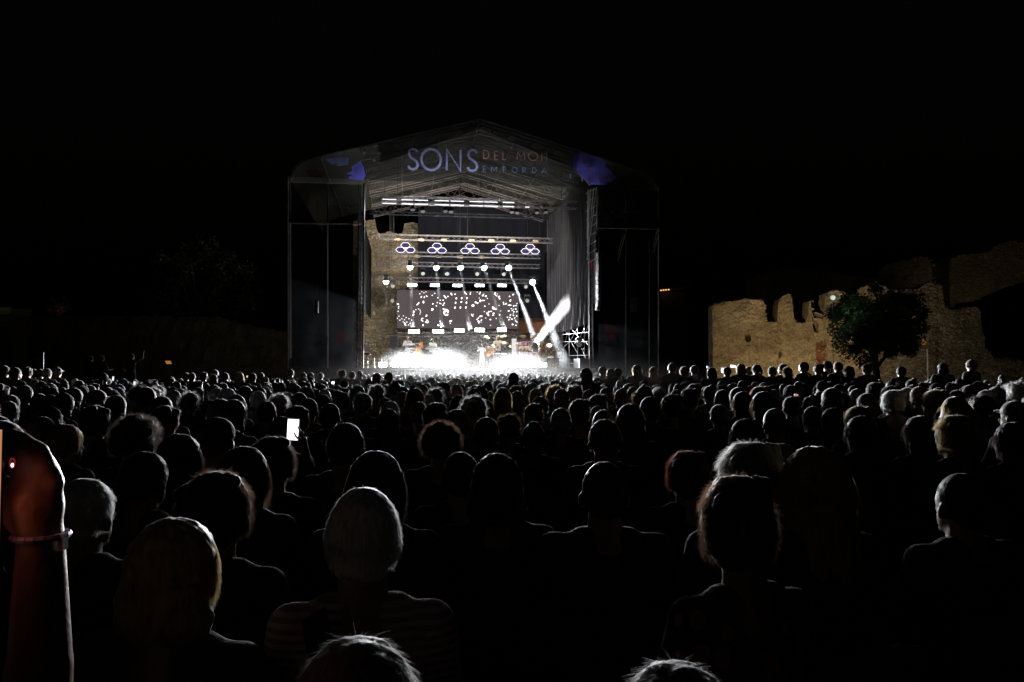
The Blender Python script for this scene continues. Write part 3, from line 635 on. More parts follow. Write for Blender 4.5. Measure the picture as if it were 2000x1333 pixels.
# ruins on the right
HY = lambda px: 44+(px-1400)*-.004
ruin([(1392, 600), (1397, 594), (1423, 590), (1450, 587), (1467, 585), (1486, 586), (1494, 591), (1497, 605), (1498, 630), (1519, 629), (1521, 597), (1524, 584), (1532, 577), (1545, 574), (1550, 586), (1552, 628), (1566, 632), (1577, 630), (1580, 608), (1579, 590), (1587, 588), (1588, 621), (1610, 624), (1612, 588), (1614, 576), (1622, 570), (1641, 567), (1660, 575), (1690, 560), (1712, 552), (1740, 566), (1797, 566), (1806, 558), (1815, 554), (1842, 554), (1847, 600), (1859, 607), (1890, 603), (1915, 600), (1919, 638), (1926, 682), (1941, 700), (1970, 703), (2030, 709)],
     HY, .9, 'long ruined ochre wall with jagged battlements behind the round tree', M_ochre, holes=((1458, 655, 1467, 667), (1520, 688, 1527, 696), (1589, 630, 1598, 648)), seed=1, patches=((M_redwall, (1594, 670, 1615, 712)), (M_graywall, (1700, 540, 2040, 760))))
ruin([(1738, 545), (1741, 527), (1752, 513), (1775, 508), (1800, 502), (1815, 506), (1822, 510), (1826, 549), (1827, 600)], lambda p: 58, 2.0, 'dim broken tower stump rising above the battlemented wall', M_farstone, rows=16, seed=2, name='ruined_tower')
arch = lambda px: 600 if px < 1868 else (592-(px-1868)*.10 if px < 1900 else (590-(px-1900)*.42 if px < 1965 else 562-(px-1965)*.3))
ruin([(1858, 520), (1860, 505), (1889, 497), (1915, 496), (1937, 492), (1946, 482), (1965, 476), (1985, 470), (2000, 474), (2060, 480)], lambda p: 62, 3.0, 'tall far ruin at the right edge, above a black vault', M_farstone, rows=18, seed=4, low=arch, name='high_ruin')
ruin([(1470, 545), (1540, 522), (1640, 535), (1741, 548)], lambda p: 75, 2.0, 'very dim far rampart sloping behind the battlements', M_dimwall2, rows=10, seed=9, name='rampart')
# slatted gate, pole, small lamp, floodlight set before the tree to light it, on an added mast
gt = thing('slatted_gate', at(1796, 727, 43.2), 'grey slatted metal gate in the ruined wall, right of the tree', 'gate')
for k in range(16):
    x = 1779+k*2.1; a, b = at(x, 694, 43.2), at(x, 728, 43.2); d = MB(); d.box((a+b)/2, (.035, .03, (a-b).length)); d.build('slat', M_steel, gt)
for y in (697, 722): d = MB(); a, b = at(1777, y, 43.24), at(1813, y, 43.24); d.box((a+b)/2, ((b-a).length, .04, .05)); d.build('rail', M_steel, gt)
a, b = at(1777, 693, 43.5), at(1814, 728, 43.5); d = MB(); d.box((a+b)/2, (b.x-a.x, .05, a.z-b.z)); d.build('backing_panel', M_black, gt)
pl = thing('pole', at(1811, 735, 40), 'thin pale pole standing right of the gate', 'pole'); MB().tube(at(1811, 683, 40), Vector((at(1811, 683, 40).x, 40, 0)), .04).build('shaft', M_white, pl)
MB().ell(at(1811, 683, 40), (.05, .05, .05)).build('cap', M_white, pl)
sl_ = thing('sign_lantern', at(1807, 682, 42.5), 'small pale lantern with orange glow above the gate', 'lantern')
d = MB(); d.box(at(1807, 677, 42.5), (.1, .08, .3)); d.build('body', M_white, sl_); d = MB(); d.ell(at(1804, 669, 42.4), (.14, .08, .14)); d.build('glow', emis('amber_glow', (.8, .35, .1), .35), sl_)
fl = thing('floodlight', at(1627, 581, 34.9), 'lit white floodlight on an added mast left of the round tree crown', 'floodlight')
p = at(1627, 582, 34.6); MB().cyl(p, (-.5, -.5, -.6), .1, .09, 14).build('lens', emis('floodlight_lens', (.9, 1, .85), .7), fl)
MB().tube(p+Vector((.03, .16, .05)), Vector((p.x+.03, p.y+.16, 0)), .014).build('mast', M_black, fl); d = MB(); d.box(p+Vector((.05, .12, .08)), (.34, .16, .22)); d.build('housing', M_white, fl)
fc = thing('junction_box', at(1597, 617, 43.2), 'small pale tilted box resting in a gap of the battlements', 'box'); d = MB(); d.box(at(1597, 616, 43.3), (.34, .25, .13), Matrix.Rotation(.35, 3, 'Y')); d.build('body', M_graywall, fc); d = MB(); d.box(at(1597, 613.5, 43.3), (.38, .29, .04), Matrix.Rotation(.35, 3, 'Y')); d.build('lid', M_white, fc)
spot('wall_flood', Vector((13.6, 36.5, .35)), Vector((16.0, 44, 3.2)), 780, 100, 1, (1, .70, .38), .15)
spot('wall_flood', Vector((18.5, 36.0, .35)), Vector((21.5, 44, 3.4)), 150, 120, .9, (1, .82, .58), .15)
spot('flood_lamp', at(1627, 582, 34.6)+Vector((-.1, -.1, -.12)), at(1700, 650, 36), 22, 120, .9, (.85, 1, .8), .1, fl)
spot('ruin_flood', Vector((33, 50, 1.0)), Vector((38, 62, 9)), 230, 90, .9, (1, .78, .5), .3)
for nm, p, lb in (('ground_floodlight', Vector((13.6, 36.6, .22)), 'ground floodlight washing the left of the ruined wall'), ('ground_floodlight', Vector((18.5, 36.1, .22)), 'ground floodlight washing the right of the ruined wall'), ('ground_floodlight', Vector((33, 50.1, .86)), 'ground floodlight aimed at the high ruin')):
    t = thing(nm, p, lb, 'floodlight'); d = MB(); d.box(p-Vector((0, .25, .02)), (.3, .12, .2)); d.build('housing', M_black, t); MB().tube(Vector((p.x, p.y-.25, 0)), p-Vector((0, .25, .1)), .03).build('foot', M_black, t)
# far lit ledge
hs = thing('far_house', at(1318, 725, 110), 'distant house with an amber-lit roof edge right of the stage', 'house')
M_hw = mat('plaster', (.06, .045, .035), .9); M_hr = mat('roof_tiles', (.3, .13, .07), .9, 0, .3, 3)
a, b = at(1289, 571, 110), at(1346, 725, 110); d = MB(); d.box((a.x/2+b.x/2, 112, a.z/2), (b.x-a.x, 4, a.z)); d.build('wall', M_hw, hs)
d = MB(); d.add([at(1286, 570, 109.5), at(1350, 560, 109.5), at(1350, 554, 112.5), at(1286, 563, 112.5), at(1286, 571.5, 109.5), at(1350, 561.5, 109.5)], [(0, 1, 2, 3), (4, 5, 1, 0)]); d.build('roof', M_hr, hs)
M_amb = emis('amber_lamp', (1, .5, .12), 1.6)
for x in (1291, 1296, 1301, 1306): MB().ell(at(x, 567.5-(x-1291)*.1, 109), (.12, .1, .09), None, 8, 6).build('lamp', M_amb, hs)
l = spot('eave_lamp', at(1296, 569, 108.4), at(1312, 560, 111), 9, 140, 1, (1, .45, .12), .2, hs)
# ------------------------------------------------------------------ trees
def leaf_mat(name, c, tr=.35):
    return mat(name, c, .5, 0, .45, 3, trans=tr)
def tree(base, crown_c, rad, trunk_r, nleaf, leaf, label, ml, mbk, seed, cat='tree', clumps=70, ragged=.25):
    rr = random.Random(seed); t = thing('leafy_tree', base, label, cat)
    tr = MB(); top = crown_c-Vector((0, 0, rad[2]*.35)); pts = []; n = 6
    for k in range(n+1):
        f = k/n; p = Vector(base).lerp(top, f)+Vector((math.sin(f*3+seed)*.12, math.cos(f*4)*.08, 0)); pts.append((p, trunk_r*(1.15-.75*f)))
    for (p, r), (q, r2) in zip(pts[:-1], pts[1:]): tr.tube(p, q, r, 9, r2)
    cl = []
    for k in range(clumps):
        while True:
            v_ = Vector((rr.uniform(-1, 1), rr.uniform(-1, 1), rr.uniform(-1, 1)))
            if .25 < v_.length < 1: break
        w_ = 1+ragged*noise.noise(v_*2.1+Vector((seed, 0, 0)))
        cl.append((crown_c+Vector((v_.x*rad[0], v_.y*rad[1], v_.z*rad[2]))*w_, rr.uniform(.18, .36)*rad[2]*.75))
    for c, r in cl[:26]:
        s_ = pts[rr.randint(3, n)][0]; mdl = s_.lerp(c, .5)+Vector((rr.uniform(-.1, .1), rr.uniform(-.1, .1), .1)); tr.tube(s_, mdl, trunk_r*.32, 6, trunk_r*.2); tr.tube(mdl, c, trunk_r*.2, 5, trunk_r*.06)
    tr.build('trunk', mbk, t, smooth=True)
    lf = MB()
    for _ in range(nleaf):
        c, r = rr.choice(cl); d_ = Vector((rr.gauss(0, 1), rr.gauss(0, 1), rr.gauss(0, 1))).normalized()*r*rr.uniform(.35, 1.08)
        p = c+d_; a = Vector((rr.gauss(0, 1), rr.gauss(0, 1), rr.gauss(-.3, .8))).normalized(); b = a.cross(Vector((rr.gauss(0, 1), rr.gauss(0, 1), rr.gauss(0, 1)))).normalized()
        s_ = leaf*rr.uniform(.6, 1.3); lf.add([p, p+a*s_*.5+b*s_*.28, p+a*s_, p+a*s_*.5-b*s_*.28], [(0, 1, 2, 3)])
    lf.build('crown', ml, t); return t
M_bark = mat('bark', (.07, .05, .035), .9, 0, .4, 5, .6)
M_leaf = leaf_mat('green_leaf', (.045, .09, .03)); M_leafd = leaf_mat('dark_leaf', (.035, .05, .025))
tree(Vector((at(1720, 700, 36).x, 36, 0)), at(1709, 629, 36), Vector((2.25, 1.9, 1.8)), .19, 34000, .13, 'round green leafy tree standing before the ruined battlements', M_leaf, M_bark, 3, clumps=115, ragged=.16)
tree(Vector((at(385, 700, 60).x, 60, 0)), at(395, 560, 60), Vector((4.6, 3, 3.6)), .3, 7000, .3, 'large very dim tree standing left of the stage', M_leafd, M_bark, 8, ragged=.5)
M_amberleaf = leaf_mat('bush_leaf', (.08, .06, .03))
tree(Vector((at(112, 700, 66).x, 66, 0)), at(112, 598, 66), Vector((.9, .8, 1.0)), .1, 900, .2, 'small bush glowing dim orange over the far left wall', M_amberleaf, M_bark, 5, 'bush', 20)
spot('bush_lamp', at(112, 618, 64.5), at(112, 590, 66), 14, 100, 1, (1, .4, .1), .2)
# low wall in the far left dark
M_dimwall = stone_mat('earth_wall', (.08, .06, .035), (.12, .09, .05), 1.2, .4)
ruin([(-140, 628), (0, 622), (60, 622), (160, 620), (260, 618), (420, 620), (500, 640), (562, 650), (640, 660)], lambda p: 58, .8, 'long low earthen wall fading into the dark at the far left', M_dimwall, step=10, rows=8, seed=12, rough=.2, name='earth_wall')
spot('left_wall_flood', Vector((-21, 50, .5)), Vector((-23, 58, 3)), 16, 150, 1, (1, .78, .4), .3)
kb = thing('kiosk', Vector((at(8, 700, 60).x, 60, 0)), 'dim green-lit kiosk roof at the left edge', 'kiosk')
a = at(8, 608, 56); d = MB(); d.box(Vector((a.x, 57, a.z/2)), (1.0, 2, a.z-.4)); d.build('wall', M_dimwall, kb); d = MB(); d.box(Vector((a.x, 57, a.z)), (1.3, 2.4, .5)); d.build('roof', mat('dull_green_paint', (.16, .2, .07), .7), kb)
spot('kiosk_lamp', Vector((a.x, 54.5, a.z+.8)), Vector((a.x, 57, a.z)), 2.2, 100, 1, (.8, 1, .4), .1)
# ------------------------------------------------------------------ loudspeakers
def array(pts, v, w_, label, group='hanging speaker arrays', m=M_dark):
    t = thing('line_array', S(pts[0][0], pts[0][1], v), label, 'speaker array', group)
    for (x0, y0), (x1, y1) in zip(pts[:-1], pts[1:]):
        a, b = S(x0, y0, v), S(x1, y1, v); ax = (a-b); h = ax.length; ang = math.atan2((UV(a).x-UV(b).x), a.z-b.z)
        d = MB(); M = STAGE_M @ Matrix.Rotation(ang, 3, 'Y'); c = (a+b)/2; d.box(c, (w_, .5, h*.9), M); s_ = d.build('speaker', m, t)
        d = MB(); d.box(c-VD*.256, (w_*.86, .012, h*.7), M); d.build('grille', M_white if False else M_spk, s_)
    MB().tube(S(pts[0][0], pts[0][1], v), S(pts[0][0], 375, v), .012).build('chain', M_cable, t)
M_spk = mat('speaker_grille', (.02, .021, .024), .6, .1, .2, 30)
array([(1169, 494+i*8.9) for i in range(12)]+[(1168, 600), (1167, 607)], VF-.4, .17, 'long hanging column of loudspeakers in front of the right wing')
array([(619, 588+i*8) for i in range(4)], VF+.0-.1, .14, 'short dim loudspeaker column inside the left wing', m=M_dark)
array([(1238, 582+i*7) for i in range(5)], VF+.1, .2, 'short dim loudspeaker block in the right wing', m=M_dark)
ps = S(769, 685, 50); t = thing('loudspeaker', ps, 'grey box loudspeaker on a stand before the castle wall, left of the first musician', 'loudspeaker')
d = MB(); d.box(S(769, 667, 50), (.56, .4, .75), STAGE_M); d.build('cabinet', mat('grey_speaker', (.12, .13, .14), .6), t); d = MB(); d.box(S(769, 667, 49.78), (.48, .02, .66), STAGE_M); d.build('grille', M_spk, t); MB().tube(S(769, 680, 50), W(UV(ps).x, 50, FLOOR), .03).build('stand', M_black, t)
# small light on a tripod at the left edge
p = S(717, 680, VF+.6); t = yoke_lamp(p, 'round black lamp on a stand at the left edge of the deck', -VD+UD*.4, .16, False, drop=-.3, name='stand_lamp'); MB().tube(p-ZD*.35, W(UV(p).x, VF+.6, FLOOR), .025).build('stand', M_black, t)
p = S(1131, 673, VF+1.0); t = yoke_lamp(p, 'round black lamp clamped to the scaffold right of the deck', -VD-UD*.4-ZD*.3, .15, False, drop=.3, name='stand_lamp')
# ------------------------------------------------------------------ floor lamps and low fog
FL = [(748, 40.0), (772, 39.6), (790, 39.4), (812, 39.5), (836, 39.8), (868, 39.8), (893, 39.8), (965, 39.6), (992, 39.3), (1012, 39.4), (1040, 39.3), (1060, 39.8)]
PW = [300, 1000, 1800, 1300, 1100, 900, 500, 900, 1600, 1400, 1800, 700]
fo = ['leftmost', 'second', 'third', 'fourth', 'fifth', 'sixth', 'seventh', 'eighth', 'ninth', 'tenth', 'eleventh', 'rightmost']
for i, ((x, v), pw) in enumerate(zip(FL, PW)):
    b0 = SU(x, 716, v); p = W(b0.x, v, FLOOR+.18); t = thing('floor_strobe', W(b0.x, v, FLOOR), fo[i]+' blinding white strobe lamp along the front of the deck', 'strobe lamp', 'strobe lamps along the front of the deck')
    d = MB(); d.box(p+VD*.09, (.46, .14, .26), STAGE_M); d.build('housing', M_black, t); d = MB(); d.box(p, (.4, .03, .2), STAGE_M); d.build('led_face', M_lamp, t)
    d = MB(); d.box(W(b0.x, v+.09, FLOOR+.025), (.3, .2, .05), STAGE_M); d.build('bracket', M_black, t)
    area('strobe_lamp', p-VD*.04+ZD*.02, -VD+ZD*.2, pw*.62, .4, .18, (.96, .97, 1), t, 110)
    area('strobe_fill_lamp', p+VD*.2+ZD*.15, VD+ZD*.6, pw*.022, .4, .18, (.96, .97, 1), t, 130)
def fogbank(name, cx, cy_, v, rx, rz, ry, m, label, seed=0):
    c = SU(cx, cy_, v); me = bpy.data.meshes.new(name); bm = bmesh.new(); bmesh.ops.create_icosphere(bm, subdivisions=4, radius=1)
    for q in bm.verts:
        n_ = q.co.normalized(); k = 1+.28*noise.noise(n_*1.9+Vector((seed, 0, 0)))+.13*noise.noise(n_*5+Vector((seed, 3, 0)))
        p = Vector((n_.x*rx*k, n_.y*ry*k, n_.z*rz*k)); p.z = max(p.z, -(c.z-FLOOR)+.03) if v > VF else max(p.z, -c.z+.02); q.co = p
    bm.to_mesh(me); bm.free(); me.materials.append(m); o = bpy.data.objects.new(name, me); COL.objects.link(o); o.location = W(c.x, v, c.z); o.rotation_euler = (0, 0, TH); o['kind'] = 'stuff'; o['label'] = label
    return o
def fogmat(name, d, falloff):
    m = bpy.data.materials.new(name); m.use_nodes = True; nt = m.node_tree; N = nt.nodes; L = nt.links; N.remove(N['Principled BSDF'])
    s = N.new('ShaderNodeVolumeScatter'); s.inputs['Anisotropy'].default_value = 0; s.inputs['Color'].default_value = (1, 1, 1, 1)
    tc = N.new('ShaderNodeTexCoord'); di = N.new('ShaderNodeVectorMath'); di.operation = 'DISTANCE'; di.inputs[1].default_value = (.5, .5, .22); L.new(tc.outputs['Generated'], di.inputs[0])
    mr = N.new('ShaderNodeMapRange'); mr.inputs[1].default_value = .12; mr.inputs[2].default_value = falloff; mr.inputs[3].default_value = 1; mr.inputs[4].default_value = 0; mr.interpolation_type = 'SMOOTHSTEP'; L.new(di.outputs['Value'], mr.inputs[0])
    nz = N.new('ShaderNodeTexNoise'); nz.inputs['Scale'].default_value = 1.1; nz.inputs['Detail'].default_value = 3; L.new(tc.outputs['Object'], nz.inputs['Vector'])
    m2 = N.new('ShaderNodeMapRange'); m2.inputs[1].default_value = .3; m2.inputs[2].default_value = .65; m2.inputs[3].default_value = .25*d; m2.inputs[4].default_value = d; L.new(nz.outputs[0], m2.inputs[0])
    mu = N.new('ShaderNodeMath'); mu.operation = 'MULTIPLY'; L.new(mr.outputs[0], mu.inputs[0]); L.new(m2.outputs[0], mu.inputs[1]); L.new(mu.outputs[0], s.inputs['Density']); L.new(s.outputs[0], N['Material Output'].inputs['Volume'])
    return m
M_fog = fogmat('low_bloom_fog', .85, .5); M_fogt = fogmat('thin_stage_fog', .009, .5)  # low fog also stands in for lens bloom round the strobes
fogbank('bloom_fog', 792, 706, 40.5, 1.5, 1.05, .8, M_fog, 'thick white fog and lens bloom at the left of the deck', 1)
fogbank('bloom_fog', 868, 706, 41.2, 1.35, 1.25, 1.0, M_fog, 'thick white fog and lens bloom before the keyboards', 4)
fogbank('bloom_fog', 1010, 709, 40.5, 1.6, 1.0, .8, M_fog, 'thick white fog and lens bloom before the drums', 7)
fogbank('stage_haze', 920, 690, 44.5, 4.9, 2.6, 4.0, M_fogt, 'thin haze over the back of the deck', 11)

def airbox(name, u0, u1, v0, v1, z0, z1, dens, label):
    m = volume(name+'_air', dens); d = MB(); d.box(W((u0+u1)/2, (v0+v1)/2, (z0+z1)/2), (u1-u0, v1-v0, z1-z0), STAGE_M); c = W((u0+u1)/2, (v0+v1)/2, z0)
    o = d.build(name, m, None, loc=c, kind='stuff'); o['label'] = label; return o
M_fogf = fogmat('glare_smoke', .032, .5)  # smoke that also imitates the veil of lens glare
fogbank('glare_smoke', 925, 714, 33.5, 6.0, 1.7, 5.0, M_fogf, 'thin smoke and lens glare veiling the front rows', 15)
M_fogv = fogmat('crowd_glare_smoke', .007, .5)  # smoke also added for the veil of haze and lens bloom
fogbank('glare_smoke', 930, 728, 24.0, 6.5, 1.6, 14.0, M_fogv, 'very thin smoke and lens bloom veiling the middle of the crowd', 23)
fogbank('smoke_puff', 1113, 587, 43.4, .75, .55, .7, fogmat('beam_end_smoke', .7, .5), 'puff of smoke lit at the upper end of the rising beam', 31)
# ------------------------------------------------------------------ people
def V3(*a): return Vector(a)
SC2 = bpy.data.scenes.new('workshop')
def remesh(prims, voxel, smooth=2, disp=None, name='shape'):
    """prims: ('e', centre, radii[, rotation]) or ('c', a, b, ra, rb); joined into one continuous skin"""
    mb = MB()
    for p in prims:
        if p[0] == 'e': mb.ell(p[1], p[2], p[3] if len(p) > 3 else None, 16, 12)
        else:
            a, b, ra, rb = Vector(p[1]), Vector(p[2]), p[3], p[4]
            mb.tube(a, b, ra, 14, rb); mb.ell(a, (ra, ra, ra), None, 12, 8); mb.ell(b, (rb, rb, rb), None, 12, 8)
    me = bpy.data.meshes.new('tmp'); me.from_pydata([tuple(v) for v in mb.v], [], mb.f); o = bpy.data.objects.new('tmp', me); SC2.collection.objects.link(o)
    m = o.modifiers.new('r', 'REMESH'); m.mode = 'VOXEL'; m.voxel_size = voxel
    s = o.modifiers.new('s', 'SMOOTH'); s.iterations = smooth; s.factor = .6
    with bpy.context.temp_override(scene=SC2, view_layer=SC2.view_layers[0]):
        dg = bpy.context.evaluated_depsgraph_get(); out = bpy.data.meshes.new_from_object(o.evaluated_get(dg))
    out.name = name
    bpy.data.objects.remove(o); bpy.data.meshes.remove(me)
    if disp:
        for v in out.vertices: v.co = disp(v.co, v.normal)
    out.shade_smooth(); return out
def ik(a, b, l1, l2, hint):
    a, b, hint = Vector(a), Vector(b), Vector(hint); d = b-a; L_ = min(d.length, (l1+l2)*.995); dn = d.normalized(); b = a+dn*L_
    x = (l1*l1-l2*l2+L_*L_)/(2*L_); h = math.sqrt(max(0, l1*l1-x*x)); hp = (hint-dn*hint.dot(dn)).normalized(); return a+dn*x+hp*h, b
def hand(p, dirn, palm_n, side, curl=.5, s=1.0):
    """palm, four unequal bent fingers and a thumb from the palm's side"""
    d = Vector(dirn).normalized(); n = Vector(palm_n); n = (n-d*n.dot(d)).normalized(); w = d.cross(n)*side; out = []
    c = Vector(p)+d*.045*s; M = Matrix((w, n, d)).transposed(); out.append(('e', c, (.041*s, .017*s, .052*s), M))
    for k, (off, L_) in enumerate(((-.03, .062), (-.010, .074), (.010, .080), (.030, .070))):
        q = Vector(p)+d*.085*s+w*off*s; ang = 0; seg = [.45, .32, .23]; r = .0095*s
        for j in range(3):
            ang += curl*(.55 if j == 0 else .85); dd = d*math.cos(ang)+n*math.sin(ang); q2 = q+dd*L_*seg[j]*s; out.append(('c', q, q2, r, r*.9)); q = q2; r *= .9
    q = Vector(p)+d*.02*s+w*.03*s; dd = (d*.65+w*.75+n*.35*curl).normalized(); q2 = q+dd*.04*s; out.append(('c', q, q2, .013*s, .011*s)); out.append(('c', q2, q2+(dd*.4+d*.7+n*.4*curl).normalized()*.032*s, .011*s, .009*s))
    return out
def figure(stand=False, hl=None, hr=None, turn=0, width=1.0, lean=0, feet=None):
    """skeleton of a person looking along +Y with the pelvis over the origin; returns lists of forms for skin, shirt, trousers, shoes"""
    dz = 0 if not stand else .42
    B, Sh, Tr, So = [], [], [], []
    hipz = .50+dz*1.0 if not stand else .93
    up = lambda y, z: V3(0, y+lean*(z-hipz), z)
    T = hipz+.56                                         # base of the neck
    sw = .165*width
    hc = up(.02, T+.145); Mh = Matrix.Rotation(turn, 3, 'Z')
    B += [('e', hc+V3(0, -.008, .012), (.077, .095, .098), Mh), ('e', hc+Mh@V3(0, .022, -.055), (.056, .068, .064), Mh), ('e', hc+Mh@V3(0, .096, -.028), (.013, .018, .022), Mh),
          ('e', hc+Mh@V3(0, .083, -.068), (.026, .014, .008), Mh), ('e', hc+Mh@V3(0, .075, -.1), (.022, .02, .016), Mh),
          ('e', hc+Mh@V3(.086, -.006, -.02), (.011, .021, .032), Mh), ('e', hc+Mh@V3(-.086, -.006, -.02), (.011, .021, .032), Mh),
          ('c', up(-.005, T-.02), hc+V3(0, -.02, -.06), .068, .06), ('c', up(-.02, T-.06), up(-.01, T+.03), .085, .062)]
    tor = lambda k: [('e', up(-.0, T-.17), (.178*width+k, .115*width+k, .17+k)), ('e', up(0, T-.38), (.15*width+k, .105*width+k, .19+k)), ('e', up(0, hipz+.03), (.165*width+k, .12*width+k, .13+k)),
                     ('c', up(0, T-.055)+V3(-sw, 0, 0), up(0, T-.055)+V3(sw, 0, 0), .058+k, .058+k), ('c', up(-.01, T-.03)+V3(-.08, 0, 0), up(-.01, T-.03)+V3(.08, 0, 0), .055+k, .055+k)]
    B += tor(0); Sh += tor(.012)
    for s_, hp in ((-1, hl), (1, hr)):
        a = up(0, T-.075)+V3(s_*(sw+.012), 0, 0)
        if hp is None: hp = V3(s_*.13, .34, hipz+.14) if not stand else V3(s_*.25, .05, T-.62)
        e, h = ik(a, hp, .29, .26, V3(s_*.5, -.25, -1)); f = (h-e).normalized()
        B += [('c', a, e, .048, .038), ('c', e, h, .038, .026)] + hand(h, f, V3(-s_*.6, .2, -.3), s_, .55)
        Sh += [('c', a, a.lerp(e, .85), .062, .056)]
        hx = s_*.1
        if stand:
            k = V3(s_*.11, .02, .49); fo = V3(s_*.12, -.02, .08); p0 = V3(hx, 0, .9)
        else:
            p0 = V3(hx, .02, .50); k = V3(s_*.13, .44, .52); fo = V3(s_*.14, .42, .09)
        B += [('c', p0, k, .082, .056), ('c', k, fo, .054, .038), ('c', fo+V3(0, -.02, -.03), fo+V3(0, .15, -.05), .038, .03)]
        Tr += [('c', p0, k, .096, .068), ('c', k, fo+V3(0, 0, .03), .066, .052)]
        So += [('c', fo+V3(0, -.03, -.035), fo+V3(0, .16, -.045), .046, .038)]
    Tr += [('e', up(0, hipz), (.178*width, .132*width, .12))]
    return dict(skin=B, shirt=Sh, trousers=Tr, shoes=So, head=hc, Mh=Mh, T=T)
# hair: a shaped volume plus strands standing off it, lightened to brighten the backlit rim
def strands(nv, hc, n, length, style, seed, width=.0011, seg=4, rad=(.088, .106, .112), cz=.012, cyy=-.016):
    """n tapering ribbons rooted on the scalp; returns their vertices and faces"""
    g = np.random.default_rng(seed); rad = np.array(rad); c = np.array(hc)+np.array((0, cyy, cz)); lng = style in ('long', 'bob', 'pony')
    d = g.normal(size=(n*4, 3)); d /= np.linalg.norm(d, axis=1, keepdims=True)
    ok = (d[:, 2] > -.35) & ~((d[:, 1] > .45) & (d[:, 2] < .35)) if lng else (d[:, 2] > -.45) & ~((d[:, 1] > .35) & (d[:, 2] < .4))
    d = d[ok][:n]; n = len(d); nz = lambda a: a/np.maximum(1e-6, np.linalg.norm(a, axis=1, keepdims=True))
    p = c+d*rad*.985; nrm = nz(d/rad); dn = np.tile((0, 0, -1.0), (n, 1)); dn = nz(dn-nrm*(dn*nrm).sum(1, keepdims=True)+g.normal(size=(n, 3))*.02)
    # whole locks lean the same way: a slowly varying direction over the scalp plus a little of each hair's own
    fl = np.column_stack([np.sin(d[:, 0]*5+seed)+np.cos(d[:, 2]*7), np.sin(d[:, 1]*6+seed*2), np.cos(d[:, 0]*4+d[:, 1]*5)])*.45
    wh = (fl*.6+g.normal(size=(n, 3))*.45)*.4
    lift, fall = {'curly': (.8, .25), 'messy': (.6, .6), 'soft': (.36, .95)}.get(style, (.34, .85) if style in ('short', 'gray', 'crop') else (.1, 1.0))
    L_ = (length*g.uniform(.5, 1.2, n)*np.where(g.random(n) > (.02 if style != 'soft' else 0), 1, 1.4))[:, None]; t = nz(nrm*lift+dn*fall+wh*(.3 if lng else .8)); side = nz(np.cross(t, nrm)+1e-5)
    ph = g.uniform(0, 6.28, n)[:, None]; pts = [p]; cur = t
    for k in range(seg):
        if style == 'curly': a = ph+k*1.7; t2 = nz(t+side*np.cos(a)*1.3+nrm*np.sin(a)*1.1)
        elif lng: cur = nz(cur+np.array((0, 0, -.45))); t2 = cur
        else: cur = nz(cur+np.array((0, 0, -.14))); t2 = cur
        pts.append(pts[-1]+t2*L_/seg)
    b = nz(np.cross(g.normal(size=(n, 3)), t)); V = np.empty((n, seg+1, 2, 3))
    for k, q in enumerate(pts): w_ = width*(1-.8*k/seg); V[:, k, 0] = q-b*w_/2; V[:, k, 1] = q+b*w_/2
    base_i = nv+np.arange(n)[:, None]*2*(seg+1)+2*np.arange(seg)[None, :]; base_i = base_i.reshape(-1)
    return V.reshape(-1, 3).tolist(), np.column_stack([base_i, base_i+1, base_i+3, base_i+2]).tolist()
